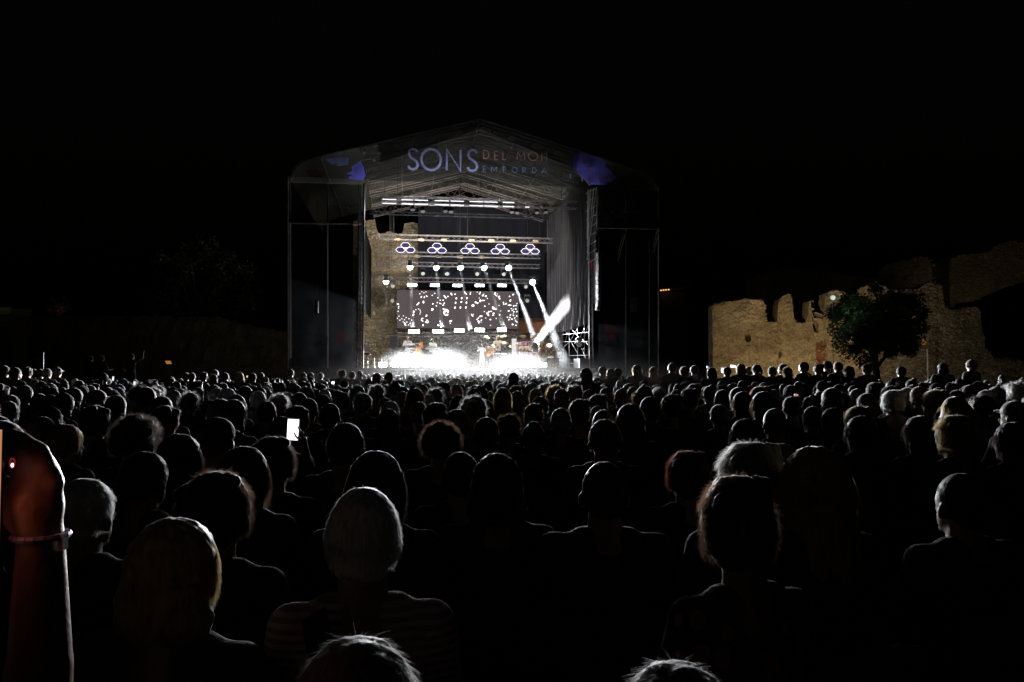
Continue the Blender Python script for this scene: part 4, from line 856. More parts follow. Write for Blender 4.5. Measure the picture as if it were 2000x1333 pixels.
def hair_mesh(style, fig, voxel, nstr=0, seed=0, swidth=.0011, lenf=1.0):
    hc = fig['head']; c = hc+V3(0, -.016, .012); P_ = []
    rr = random.Random(seed+50)
    if style in ('short', 'gray', 'crop', 'messy', 'soft'):
        t = {'crop': .002, 'short': .010, 'gray': .008, 'messy': .018, 'soft': .012}[style]
        P_ = [('e', c+V3(0, -.004, .012), (.08+t, .097+t, .098+t)), ('e', c+V3(0, -.035, -.035), (.068+t, .058+t, .06+t))]
        if style == 'messy': P_ += [('e', c+V3(rr.uniform(-.07, .07), rr.uniform(-.08, .05), rr.uniform(.03, .1)), (.035, .035, .03)) for _ in range(9)]
    elif style == 'curly':
        P_ = [('e', c+V3(0, -.01, .012), (.088, .104, .100))]
        for _ in range(70):
            d = V3(rr.gauss(0, 1), rr.gauss(0, 1), rr.gauss(0, 1)).normalized()
            if d.z < -.6 or (d.y > .5 and d.z < .4): continue
            r = rr.uniform(.018, .03); P_.append(('e', c+V3(d.x*.092, d.y*.105-.01, d.z*.10+.012), (r, r, r)))
    elif style == 'long':
        P_ = [('e', c+V3(0, -.004, .012), (.093, .108, .108)), ('e', c+V3(0, -.03, -.09), (.1, .085, .12)), ('c', c+V3(-.045, -.05, -.12), c+V3(-.06, -.075, -.27), .055, .035), ('c', c+V3(.045, -.05, -.12), c+V3(.055, -.08, -.29), .055, .03), ('c', c+V3(0, -.06, -.12), c+V3(0, -.09, -.32), .06, .035)]
    elif style == 'bob':
        P_ = [('e', c+V3(0, -.006, .012), (.094, .108, .108)), ('e', c+V3(0, -.035, -.06), (.104, .082, .10)), ('c', c+V3(-.06, -.03, -.09), c+V3(.06, -.03, -.09), .055, .055)]
    elif style == 'pony':
        P_ = [('e', c+V3(0, -.004, .012), (.087, .104, .105)), ('c', c+V3(0, -.10, .04), c+V3(0, -.135, -.03), .022, .034), ('c', c+V3(0, -.135, -.03), c+V3(0, -.115, -.19), .032, .012)]
    elif style == 'bun':
        P_ = [('e', c+V3(0, -.004, .012), (.087, .104, .105)), ('e', c+V3(0, -.075, .10), (.045, .04, .04))]
    elif style == 'cap':
        P_ = [('e', c+V3(0, .0, .03), (.092, .108, .088)), ('e', c+V3(0, .12, .03), (.06, .06, .012)), ('e', c+V3(0, -.05, -.045), (.07, .05, .05))]
    amp = {'crop': .002, 'gray': .003, 'short': .004, 'cap': .001}.get(style, .006)
    me = remesh(P_, voxel, 2, lambda co, n: co+n*amp*(noise.noise(co*38+V3(seed, 0, 0))+.6*noise.noise(V3(co.x*120, co.y*120, co.z*25))), 'hair')
    # clear the face
    if nstr:
        v = [tuple(q.co) for q in me.vertices]; f = [tuple(p.vertices) for p in me.polygons]
        L_ = {'crop': .010, 'gray': .022, 'short': .022, 'messy': .03, 'soft': .042, 'curly': .075, 'long': .10, 'bob': .055, 'pony': .05, 'bun': .04, 'cap': .01}[style]*lenf
        rad = {'curly': (.096, .112, .108), 'long': (.094, .108, .112), 'bob': (.095, .108, .112), 'crop': (.082, .099, .106), 'messy': (.097, .113, .118)}.get(style, (.089, .106, .110))
        nf0 = len(f)
        v2, f2 = strands(len(v), hc, nstr, L_, 'pony' if style in ('bun', 'pony') else style, seed+3, swidth, 4 if nstr > 1500 else 3, rad); v += v2; f += f2
        m2 = bpy.data.meshes.new('hair'); m2.from_pydata(v, [], f); m2.materials.append(None); m2.materials.append(None); m2.polygons.foreach_set('material_index', [0]*nf0+[1]*(len(f)-nf0)); bpy.data.meshes.remove(me); me = m2; me.shade_smooth()
    return me
HS = {}
def hairmat(name, c, sheen=.6):
    m = mat(name, c, .6, 0, .5, 1, bump=.5, bscale=1, spec=.25, sheen=.7); nt = m.node_tree; nt.nodes['Principled BSDF'].inputs['Sheen Weight'].default_value = .12 if max(c) < .012 else .7
    mp = nt.nodes.new('ShaderNodeMapping'); mp.inputs['Scale'].default_value = (95, 95, 9); tc = [n for n in nt.nodes if n.type == 'TEX_COORD'][0]; nt.links.new(tc.outputs['Object'], mp.inputs[0])
    for n in nt.nodes:
        if n.type == 'TEX_NOISE': nt.links.new(mp.outputs[0], n.inputs['Vector'])
        if n.type == 'BUMP': n.inputs['Distance'].default_value = .004
    k = min(4, .75/max(c)); HS[name] = mat(name+'_strand', tuple(x*k+.03 for x in c), .45, 0, .35, 30, trans=.75); return m  # strands coloured lighter than the hair to brighten the backlit rim
HM = {'dark brown': hairmat('hair_dark_brown', (0.0175, 0.011, 0.0075)), 'black': hairmat('hair_black', (0.0075, 0.0065, 0.0065)), 'brown': hairmat('hair_brown', (0.045, 0.025, 0.014)),
      'blond': hairmat('hair_blond', (.28, .21, .115)), 'grey': hairmat('hair_grey', (0.15, 0.145, 0.14)), 'white': hairmat('hair_white', (.55, .55, .53)), 'reddish': hairmat('hair_reddish', (0.08, 0.025, 0.0125))}
def skinmat(n, c): 
    m = mat(n, c, .5, 0, .12, 14, .1, 60); m.node_tree.nodes['Principled BSDF'].inputs['Subsurface Weight'].default_value = 0; return m
SM = [skinmat('skin_light', (0.3, 0.18, 0.132)), skinmat('skin_tan', (0.228, 0.132, 0.09)), skinmat('skin_olive', (0.18, 0.108, 0.072))]
def cloth(n, c, w=.0): return mat(n, c, .85, 0, .2, 5, .25, 40, sheen=.04)
CM = {'black': cloth('cloth_black', (0.006, 0.006, 0.0068)), 'navy': cloth('cloth_navy', (0.008, 0.012, 0.028)), 'white': cloth('cloth_white', (0.24, 0.24, 0.232)), 'grey': cloth('cloth_grey', (0.06, 0.06, 0.064)),
      'red': cloth('cloth_red', (0.12, 0.012, 0.012)), 'beige': cloth('cloth_beige', (0.152, 0.128, 0.096)), 'blue': cloth('cloth_blue', (0.032, 0.056, 0.12)), 'dark green': cloth('cloth_green', (0.012, 0.024, 0.014))}
def stripe_mat():
    m = cloth('striped_cloth', (.3, .25, .23)); nt = m.node_tree; N = nt.nodes; L = nt.links; p = N['Principled BSDF']
    tc = N.new('ShaderNodeTexCoord'); wv = N.new('ShaderNodeTexWave'); wv.bands_direction = 'Z'; wv.inputs['Scale'].default_value = 15; wv.inputs['Distortion'].default_value = .8; L.new(tc.outputs['Object'], wv.inputs['Vector'])
    cr = N.new('ShaderNodeValToRGB'); cr.color_ramp.elements[0].position = .45; cr.color_ramp.elements[1].position = .6; cr.color_ramp.elements[0].color = (.26, .17, .155, 1); cr.color_ramp.elements[1].color = (.48, .37, .34, 1)
    L.new(wv.outputs[0], cr.inputs[0]); L.new(cr.outputs[0], p.inputs['Base Color']); return m
CM['striped'] = stripe_mat(); CM['stage white'] = mat('white_stage_cloth', (.75, .73, .7), .8, 0, .1, 5); CM['stage cream'] = mat('cream_stage_cloth', (.6, .5, .38), .8, 0, .15, 5)
def spotted_mat():
    m = cloth('patterned_cloth', (.3, .25, .23)); nt = m.node_tree; N = nt.nodes; L = nt.links; p = N['Principled BSDF']
    tc = N.new('ShaderNodeTexCoord'); wv = N.new('ShaderNodeTexVoronoi'); wv.inputs['Scale'].default_value = 14; L.new(tc.outputs['Object'], wv.inputs['Vector'])
    cr = N.new('ShaderNodeValToRGB'); cr.color_ramp.elements[0].position = .3; cr.color_ramp.elements[1].position = .4; cr.color_ramp.elements[0].color = (.3, .2, .12, 1); cr.color_ramp.elements[1].color = (.04, .03, .03, 1)
    L.new(wv.outputs[0], cr.inputs[0]); L.new(cr.outputs[0], p.inputs['Base Color']); return m
CM['patterned'] = spotted_mat()
_fc = {}
def fig_meshes(key, fig, vx=.017):
    if key not in _fc:
        _fc[key] = (fig, remesh(fig['skin'], vx*.85, 1, None, 'body'), remesh(fig['shirt'], vx*1.15, 2, lambda co, n: co+n*.006*noise.noise(co*9), 'shirt'), remesh(fig['trousers'], vx*1.3, 2, None, 'trousers'), remesh(fig['shoes'], vx, 1, None, 'shoes'))
        for m in _fc[key][1:]: m.materials.append(None)
    return _fc[key]
def inst(name, me, m, parent):
    if not me.materials: me.materials.append(None)
    o = bpy.data.objects.new(name, me); COL.objects.link(o); o.material_slots[0].link = 'OBJECT'; o.material_slots[0].material = m; o.parent = parent
    if len(o.material_slots) > 1: o.material_slots[1].link = 'OBJECT'; o.material_slots[1].material = HS.get(m.name, m)
    return o
def person(key, fig, hairme, loc, rz, s, label, group=None, hair='dark brown', shirt='black', skin=1, trousers='navy', vx=.017, sx=1.0):
    f, b, sh, tr, so = fig_meshes(key, fig, vx)
    t = thing('person', loc, label, 'person', group); t.rotation_euler = (0, 0, rz); t.scale = (s*sx, s*sx, s)
    if key[0] == 'S' and not label: t.rotation_euler = (RG.uniform(-.02, .02), RG.uniform(-.03, .03), rz+RG.uniform(-.12, .12))
    inst('body', b, SM[skin], t); inst('shirt', sh, CM[shirt], t); inst('trousers', tr, CM[trousers], t); inst('shoes', so, CM['black'], t)
    if hairme is not None: inst('hair', hairme, HM.get(hair) or CM[hair], t)
    return t
SEAT = [figure(turn=0), figure(turn=.25, hl=V3(-.05, .36, .68), hr=V3(.06, .36, .69)), figure(turn=-.3, lean=-.05), figure(width=1.12), figure(width=.9, turn=.1)]
STAND = [figure(True), figure(True, hl=V3(-.12, .28, 1.15), hr=V3(.14, .26, 1.17), turn=.2), figure(True, width=.9, turn=-.3), figure(True, hr=V3(.16, .3, 1.82), hl=V3(-.25, .05, .95))]
PHONEARM = figure(hr=V3(.10, .38, 1.42), hl=V3(-.1, .34, .66))
TOPS = SEAT[0]['head'].z+.13; TOPT = STAND[0]['head'].z+.13
# ---- hair variants: fine (close), medium, coarse
STY = ['short', 'gray', 'messy', 'curly', 'long', 'bob', 'pony', 'bun', 'crop', 'cap']
HFINE = {}; HMED = {}; HSTD = {}
def hfine(st, fig=SEAT[0], n=9000, seed=1, key=None, lenf=1.0):
    k = (st, seed, key)
    if k not in HFINE: HFINE[k] = hair_mesh(st, fig, .0078, n, seed, .0008 if st != 'soft' else .0006, lenf)
    return HFINE[k]
def hmed(st, i=0):
    k = (st, i)
    if k not in HMED: HMED[k] = hair_mesh(st, SEAT[0], .013, 1100, i*7+2, .0022)
    return HMED[k]
def hstd(st, i=0):
    k = (st, i)
    if k not in HSTD: HSTD[k] = hair_mesh(st, STAND[0], .016, 500, i*7+2, .0035)
    return HSTD[k]
ALL = []                                 # (px, top, d) of everybody placed, to keep seats apart
def put(px, top, d, style, hair, shirt, label=None, fine=False, rz=0, skin=1, fig=0, w=1.0, standing=False, group=None, hm=None, sx=None, trousers='navy', lenf=1.0):
    c = at(px, top, d); z = c.z; z0 = 0
    if standing and d > 15 and d < 28: d *= .82; c = at(px, top, d); z = c.z
    if standing: s = min(1.12, max(.85, z/TOPT)); f = STAND[fig]; key = 'T%d' % fig; z0 = z-TOPT*s
    else: s = z/TOPS; f = SEAT[fig]; key = 'S%d' % fig
    if not standing: s = min(1.16, max(.84, s)); z0 = z-TOPS*s
    if abs(z0) < .015: z0 = 0
    x = (px-1000)/F*d*1.0; loc = V3(x, d, z0 if standing and z0 > .05 else 0)
    if not standing: s = z/TOPS
    hme = hm if hm is not None else (hfine(style, lenf=lenf) if fine else (hstd(style) if standing else hmed(style)))
    t = person(key, f, hme, loc, rz, s, label or '', group, hair, shirt, skin, trousers, .012 if fine else .02, (sx or w)*(1.13 if standing else 1))
    ALL.append((px, top, d, t, style, hair, shirt, standing, label is not None)); return t
# foreground and middle heads as the photograph shows them: px, top, distance, style, hair, shirt, label
FG = [
 (712, 951, 1.72, 'gray', 'white', 'striped', 'large silver-haired man in a striped shirt with a dark strap, front centre-left', .93, 0, .12),
 (343, 1012, 1.60, 'bob', 'blond', 'grey', 'woman with straight fair bob seated at the lower left, right of the raised arm', 1.0, 0, -.2),
 (168, 934, 2.35, 'gray', 'white', 'black', 'white-haired man directly right of the raised arm with the phone', 1.0, 0, -.25),
 (424, 927, 2.15, 'messy', 'brown', 'black', 'tousled brown-haired head between the fair bob and the silver-haired man', 1.0, 1, -.2),
 (284, 882, 3.0, 'short', 'dark brown', 'black', 'short dark-haired head just above the fair-bobbed woman, ear lit at the right', 1.0, 0, -.3),
 (1436, 937, 1.80, 'messy', 'brown', 'patterned', 'tousled brown-haired person in a patterned top, largest head at the right', .84, 2, .3),
 (1463, 870, 2.45, 'messy', 'grey', 'grey', 'grey-haired head directly behind the largest head at the right', 1.0, 0, .3),
 (1526, 863, 3.3, 'crop', 'grey', 'black', 'close-cropped grey head between the grey one and the long fair streak of hair', 1.0, 0, .2),
 (1590, 872, 2.25, 'long', 'blond', 'black', 'person with long loose hair glowing at its left edge, right of centre', 1.0, 1, .35),
 (1875, 921, 2.6, 'crop', 'black', 'black', 'faint cropped head alone in the dark at the lower right', 1.0, 3, .25),
 (676, 826, 3.75, 'short', 'dark brown', 'grey', 'short-haired head just right of the bright phone screen', 1.0, 0, 0),
 (862, 829, 4.2, 'curly', 'brown', 'black', 'curly-haired head with a bright halo, centre left', 1.0, 0, 0),
 (735, 881, 2.5, 'long', 'dark brown', 'black', 'long-haired head directly behind the silver-haired man', 1.0, 0, 0),
 (900, 883, 3.4, 'short', 'brown', 'black', 'brown short-haired head below the curly halo', 1.0, 0, .1),
 (971, 886, 2.7, 'bob', 'black', 'navy', 'dark round bobbed head right below the curly halo, near the centre', 1.0, 0, 0),
 (1180, 898, 2.6, 'crop', 'black', 'black', 'faint dark rounded head low in the centre right, nearly lost in the dark', 1.0, 3, 0),
 (1341, 885, 3.4, 'messy', 'reddish', 'black', 'faint reddish tousled head left of the grey one', 1.0, 0, .2),
 (1181, 819, 4.2, 'short', 'brown', 'black', 'round brown head right of centre, rim lit on the left', 1.0, 0, .1),
 (1230, 789, 5.3, 'long', 'brown', 'black', 'tall brown long-haired head right of centre', 1.0, 0, .1),
 (1178, 799, 5.4, 'crop', 'grey', 'black', 'grey cropped head behind the round brown head', 1.0, 0, .1),
 (1095, 797, 6.2, 'gray', 'grey', 'black', 'grey head in the centre, evenly rim lit', 1.0, 0, 0),
 (1131, 782, 6.8, 'messy', 'brown', 'black', 'tousled brown head right of the grey one in the centre', 1.0, 0, 0),
 (950, 815, 5.1, 'short', 'brown', 'navy', 'short brown head right of the curly halo', 1.0, 0, 0),
 (850, 789, 6.2, 'messy', 'dark brown', 'black', 'dark tousled head above the curly halo', 1.0, 0, 0),
 (762, 783, 7.0, 'gray', 'white', 'black', 'small white-haired head left of the curly halo', 1.0, 0, 0),
 (760, 799, 6.3, 'bob', 'dark brown', 'black', 'dark bobbed head in front of the small white-haired one', 1.0, 0, 0),
 (818, 785, 7.2, 'short', 'brown', 'black', 'brown head above and left of the curly halo', 1.0, 0, 0),
 (1042, 826, 5.2, 'bun', 'dark brown', 'black', 'dark head with a small top bun, centre', 1.0, 0, 0),
 (1042, 790, 7.3, 'messy', 'brown', 'navy', 'tousled head above the one with the bun', 1.0, 0, 0),
 (992, 812, 6.0, 'curly', 'brown', 'navy', 'fuzzy brown head between the short brown one and the bun', 1.0, 0, 0),
 (645, 788, 6.6, 'short', 'dark brown', 'black', 'dark head above and right of the bright phone', 1.0, 0, -.1),
 (580, 795, 6.0, 'messy', 'brown', 'black', 'tousled head right behind the bright phone', 1.0, 0, -.1),
 (603, 778, 7.2, 'short', 'dark brown', 'dark green', 'dark head above the bright phone', 1.0, 0, -.1),
 (85, 812, 5.2, 'crop', 'grey', 'black', 'cropped head at the far left above the raised hand', 1.0, 0, -.4),
 (130, 829, 4.4, 'short', 'blond', 'black', 'fair head right of the cropped one at the far left', 1.0, 0, -.4),
 (268, 817, 3.9, 'curly', 'dark brown', 'black', 'big frizzy dark head at the left', 1.0, 0, -.3),
 (352, 848, 3.4, 'long', 'dark brown', 'black', 'long dark-haired head at the left, right of the frizzy one', 1.0, 0, -.3),
 (424, 815, 4.0, 'cap', 'red', 'black', 'head in a dark reddish-yellow cap at the left', 1.0, 0, -.2),
 (478, 872, 2.9, 'long', 'brown', 'black', 'long brown-haired head left of the bright phone, low', 1.0, 1, -.2),
 (533, 857, 3.3, 'messy', 'dark brown', 'black', 'dark tousled head directly below the bright phone', 1.0, 0, -.1),
 (228, 772, 7.4, 'short', 'dark brown', 'black', 'tall dark head at the left', 1.0, 0, -.3),
 (1310, 772, 7.6, 'messy', 'dark brown', 'black', 'dark tousled head below the right wing of the stage', 1.0, 0, .2),
 (1345, 760, 9.0, 'messy', 'dark brown', 'black', 'second dark tousled head right of it below the right wing', 1.0, 0, .2),
 (1405, 790, 7.0, 'cap', 'grey', 'black', 'head in a pale grey cap, right', 1.0, 0, .2),
 (1450, 765, 7.5, 'long', 'brown', 'black', 'long brown hair beside a lit phone, right', 1.0, 0, .3),
 (1454, 818, 4.8, 'long', 'black', 'black', 'long black-haired head above the grey one at the right', 1.0, 0, .2),
 (1512, 796, 5.7, 'crop', 'grey', 'navy', 'cropped head right of the long black-haired one', 1.0, 0, .3),
 (1545, 775, 8.0, 'short', 'brown', 'black', 'brown head below the ruin, right', 1.0, 0, .3),
 (1587, 793, 6.5, 'pony', 'brown', 'navy', 'ponytailed head below the ruin wall', 1.0, 0, .3),
 (1625, 797, 6.0, 'bob', 'black', 'black', 'black bobbed head below the round tree', 1.0, 0, .3),
 (1675, 796, 5.6, 'messy', 'blond', 'black', 'fair tousled head below the round tree', 1.0, 0, .3),
 (1680, 812, 4.9, 'long', 'black', 'black', 'long black hair, lower right of the ruin tree', 1.0, 0, .3),
 (1692, 768, 7.6, 'gray', 'grey', 'black', 'round grey head right below the tree trunk', 1.0, 0, .35),
 (1742, 764, 7.8, 'messy', 'white', 'white', 'pale tousled head in a white top, right', 1.0, 0, .4),
 (1795, 812, 4.8, 'long', 'dark brown', 'black', 'long dark hair at the right', 1.0, 0, .4),
 (1862, 815, 4.4, 'messy', 'blond', 'black', 'fair messy head at the far right', 1.0, 0, .4),
 (1945, 755, 9.5, 'gray', 'grey', 'black', 'bright rim-lit grey head at the right edge', 1.0, 0, .45),
 (1983, 748, 9.5, 'curly', 'white', 'black', 'white curly head at the very right edge', 1.0, 0, .45),
 (1975, 825, 4.5, 'long', 'dark brown', 'black', 'long dark hair at the very right edge', 1.0, 0, .4),
 (1893, 752, 11., 'short', 'brown', 'black', 'brown head at the right, face edge lit', 1.0, 0, .45),
 (700, 1252, 1.02, 'soft', 'grey', 'grey', 'soft grey-haired head cut off by the bottom edge, below the silver-haired man', 1.0, 0, .1),
 (1318, 1300, 1.05, 'soft', 'grey', 'grey', 'tuft of pale hair at the bottom edge, right of centre', 1.0, 0, .1),
]
for px, top, d, st, hr, sh, lb, w_, fg, rz in FG:
    put(px, top, d, st, hr, sh, lb, d < 4.6, rz, RG.randint(0, 2), fg, w_)
# big standing silhouettes near the stage and the standing rows at the sides
SR = []
for px, top, d, st, hr, sh, lb in [
  (1145, 719, 12.5, 'long', 'black', 'black', 'tall standing silhouette with long dark hair before the right end of the deck'),
  (1003, 728, 13.5, 'long', 'dark brown', 'black', 'dark long-haired figure rising above the crowd below the drums'),
  (1244, 713, 21, 'long', 'blond', 'striped', 'standing person with long fair hair and striped top below the right wing'),
  (1313, 709, 21, 'short', 'grey', 'white', 'tallest standing person in a pale shirt right of the stage'),
  (1276, 717, 21.5, 'long', 'brown', 'black', 'standing person right of the striped top'),
  (1207, 719, 21, 'short', 'brown', 'black', 'standing person left of the striped top'),
  (1177, 716, 22, 'short', 'brown', 'grey', 'standing person with a raised elbow beside the scaffold'),
  (1193, 720, 21, 'bob', 'blond', 'grey', 'standing person with a fair bob beside the scaffold'),
  (1336, 717, 21, 'messy', 'brown', 'black', 'standing tousled person, second right of the pale shirt'),
  (1356, 714, 21.5, 'short', 'dark brown', 'dark green', 'broad standing person with raised hands right of the stage'),
  (1390, 718, 20, 'long', 'brown', 'beige', 'standing person with long straight brown hair and beige top'),
  (1420, 717, 21, 'short', 'brown', 'blue', 'standing person in blue behind a lit phone'),
  (1447, 711, 21, 'bob', 'blond', 'black', 'standing person with a bob before the left end of the ruin'),
  (1462, 716, 22, 'crop', 'grey', 'grey', 'cropped standing person before the reddish wall corner'),
  (1478, 712, 21, 'pony', 'brown', 'black', 'ponytailed standing person before the ruin'),
  (1508, 716, 21, 'gray', 'grey', 'black', 'grey-haired standing person before the ruin'),
  (1530, 711, 21, 'short', 'brown', 'black', 'standing person before the first battlement'),
  (1537, 717, 20.5, 'long', 'blond', 'black', 'fair standing person before the first battlement'),
  (1570, 707, 21, 'short', 'black', 'black', 'dark standing person with raised arm before the ruin'),
  (1598, 712, 21, 'messy', 'black', 'black', 'dark standing person left of the tree trunk'),
  (1616, 705, 22, 'pony', 'black', 'black', 'tall dark standing person left of the tree trunk'),
  (1637, 707, 21, 'short', 'brown', 'black', 'standing person with a lit ear left of the tree trunk'),
  (1658, 715, 20, 'bob', 'black', 'black', 'dark standing person just left of the tree trunk'),
  (1693, 711, 20, 'cap', 'black', 'black', 'standing person in a cap before the tree trunk'),
  (1760, 716, 20, 'short', 'black', 'black', 'dark standing person left of the slatted gate'),
  (1841, 709, 21, 'bob', 'black', 'black', 'dark standing person right of the gate'),
  (1897, 703, 21, 'short', 'brown', 'black', 'standing person facing sideways at the right'),
  (568, 722, 26, 'short', 'brown', 'grey', 'standing person below the left edge of the stage'),
  (593, 730, 25, 'short', 'brown', 'white', 'pale-topped standing person below the left wing'),
  (607, 728, 25, 'long', 'brown', 'black', 'standing long-haired person below the left wing'),
  (626, 728, 26, 'short', 'grey', 'black', 'standing person below the left wing, grey hair'),
  (668, 723, 25, 'curly', 'brown', 'black', 'standing curly-haired person below the left wing'),
  (688, 726, 25, 'short', 'brown', 'black', 'standing person left of the portal post'),
  (703, 724, 26, 'crop', 'grey', 'white', 'standing person in white at the foot of the left portal post'),
  (736, 729, 20, 'long', 'brown', 'black', 'long-haired person rising at the left end of the deck'),
  (760, 727, 18, 'pony', 'brown', 'navy', 'ponytailed person before the leftmost strobe lamp'),
  (420, 722, 24, 'short', 'grey', 'grey', 'standing person with a lit face edge in the dark left of the stage'),
  (468, 727, 19, 'bob', 'blond', 'black', 'fair-bobbed standing person left of the stage'),
  (493, 732, 20, 'short', 'brown', 'black', 'standing person beside a small amber light left of the stage'),
  (510, 731, 24, 'short', 'brown', 'black', 'slim standing person left of the stage'),
  (375, 730, 22, 'short', 'grey', 'grey', 'pair of pale-shouldered standing people, right one, left of the stage'),
  (364, 732, 22, 'short', 'grey', 'black', 'pair of pale-shouldered standing people, left one, left of the stage'),
  (398, 734, 22, 'messy', 'brown', 'black', 'standing tousled person left of the stage'),
  (440, 735, 22, 'short', 'brown', 'black', 'standing person between the lit face and the fair bob'),
  (8, 714, 14, 'short', 'brown', 'black', 'standing person cut off at the left edge'),
  (30, 718, 17, 'short', 'brown', 'black', 'second standing person from the left edge'),
  (53, 718, 19, 'messy', 'brown', 'white', 'third standing person from the left edge'),
  (66, 721, 20, 'short', 'brown', 'white', 'fourth standing person from the left edge, pale top'),
  (78, 721, 20, 'short', 'brown', 'black', 'fifth standing person from the left edge'),
  (92, 720, 20, 'short', 'grey', 'grey', 'sixth standing person from the left edge'),
  (112, 718, 21, 'cap', 'grey', 'grey', 'capped standing person at the right of the far left group'),
  (203, 732, 14, 'pony', 'black', 'black', 'tall dark figure rising in the left of the crowd')]:
    put(px, top, d, st, hr, sh, lb, False, RG.uniform(.0, .6) if px > 1160 else RG.uniform(-.3, .3), RG.randint(0, 2), RG.choice([0, 1, 2]), 1, True, 'people standing at the sides of the seated crowd')
# three on the low platform at the left
plat = thing('platform', V3(*at(205, 725, 30).xy, 0), 'low dark platform carrying three standing people at the left', 'platform')
d = MB(); c = at(215, 725, 30); d.box(V3(c.x, 30.2, .27), (2.9, 1.6, .54)); d.build('deck', M_dark, plat)
for px, top, lb, sh, fg in ((176, 695, 'left one of two arm-crossed standing people on the dark platform', 'black', 1), (198, 695, 'right one of two arm-crossed standing people on the dark platform', 'black', 1), (256, 691, 'tall standing person shading the eyes on the platform at the left', 'grey', 3)):
    t = put(px, top, 30, 'short', 'brown', sh, lb, False, -.5, 1, fg, 1, True); t.location.z = .54; t.scale.z = (at(px, top, 30).z-.54)/TOPT
# dark strap across the striped back
st_t = [q for q in ALL if abs(q[0]-712) < 1][0]; sp = thing('shoulder_strap', V3(st_t[3].location.x, st_t[2]-.1, 1.1), 'dark bag strap running diagonally across the striped shirt', 'strap')
def strap_pt(f):
    x = -.075+.36*f; z = 1.045-.60*f; y = -.185-.012*math.sin(f*math.pi)+(.05 if f < .03 else 0); return V3(st_t[3].location.x+x, 1.72+y, z+.0)
mb = MB()
for k in range(14):
    a, b = strap_pt(k/14), strap_pt((k+1)/14); n_ = (b-a).cross(V3(0, 1, 0)).normalized()*.028; mb.add([a-n_, a+n_, b+n_, b-n_, a-n_+V3(0, .006, 0), a+n_+V3(0, .006, 0), b+n_+V3(0, .006, 0), b-n_+V3(0, .006, 0)], [(0, 1, 2, 3), (7, 6, 5, 4), (0, 4, 5, 1), (2, 6, 7, 3), (1, 5, 6, 2), (3, 7, 4, 0)])
mb.build('webbing', CM['black'], sp)
# raised arm with a phone at the left edge
arm = figure(); W0 = V3(-.625, .96, 0)
def raised():
    B = []
    loc = lambda px, py, dd=.96: at(px, py, dd)
    wr = loc(80, 1048); el = V3(-.60, .98, .985); sh_ = V3(-.80, .88, 1.08)
    mid = wr.lerp(el, .45)+V3(.004, 0, 0)
    B += [('c', sh_, el, .05, .042), ('c', el, mid, .042, .038), ('c', mid, wr, .037, .0265)]
    # back of the hand, knuckles and fingers closing over the phone at the left
    hb = loc(66, 985); M = Matrix.Rotation(-.1, 3, 'Y')
    B += [('e', hb, (.037, .02, .05), M), ('e', loc(95, 1000), (.017, .02, .036), Matrix.Rotation(.12, 3, 'Y')), ('c', wr, hb, .026, .03)]
    kn = [loc(106, 945), loc(88, 914), loc(61, 896), loc(31, 893)]
    for i, k in enumerate(kn):
        B.append(('c', loc(70, 975), k, .018, .0118)); m1 = k+V3(-.012-.003*i, .012, .020); m2 = m1+V3(-.024, .016, .006); m3 = m2+V3(-.012, -.002, -.016)
        if i == 0: m1 = loc(80, 912)+V3(0, .015, 0)
        B += [('c', k, m1, .0125, .0112), ('c', m1, m2, .0112, .010), ('c', m2, m3, .010, .0088)]
    th = loc(38, 1020); B += [('c', loc(58, 1030), th, .019, .016), ('c', th, loc(10, 990), .0155, .0125), ('c', loc(10, 990), loc(-6, 962), .0125, .0105)]
    # rest of the body, outside the picture
    bx = V3(-.98, .86, 0)
    for p in arm['skin']:
        q = [p[0]]+[(a+bx if isinstance(a, Vector) else a) for a in p[1:]]; B.append(tuple(q))
    return [b for b in B]
rb_ = thing('person', V3(-.98, .86, 0), 'bare raised arm holding up a phone at the left edge', 'person')
def local(me): 
    for v in me.vertices: v.co -= V3(-.98, .86, 0)
    return me
# leave out the second right arm of the base figure
arm = figure(hr=V3(.2, .2, .62))
me = local(remesh(raised(), .0052, 1, None, 'body')); me.materials.append(SM[1]); o = bpy.data.objects.new('body', me); COL.objects.link(o); o.parent = rb_
f, b, sh, tr, so = fig_meshes('S0', SEAT[0]); inst('shirt', sh, CM['black'], rb_); inst('trousers', tr, CM['navy'], rb_); inst('hair', hmed('short'), HM['dark brown'], rb_)
wb = thing('wristband', at(80, 1046, .96), 'violet festival wristband on the raised wrist', 'wristband')
mb = MB(); c = at(80, 1046, .96); n = 20
for i in range(n):
    a0, a1 = 2*math.pi*i/n, 2*math.pi*(i+1)/n
    mb.tube(c+V3(math.cos(a0)*.0305, math.sin(a0)*.029, 0), c+V3(math.cos(a1)*.0305, math.sin(a1)*.029, 0), .0042, 6)
mb.build('band', mat('violet_fabric', (.25, .2, .4), .6), wb); d = MB(); d.box(c+V3(.031, -.006, -.006), (.006, .012, .02)); d.build('clasp', M_white, wb)
def phone(c, M, w_, h_, label, bright, col=(1, .93, 1), face=-1):
    t = thing('phone', c, label, 'phone'); d = MB(); d.box(c, (w_, .008, h_), M); d.build('case', M_black, t)
    d = MB(); d.box(c+M@V3(0, face*.0045, 0), (w_*.9, .001, h_*.9), M); d.build('screen', emis('phone_screen', col, bright), t); return t
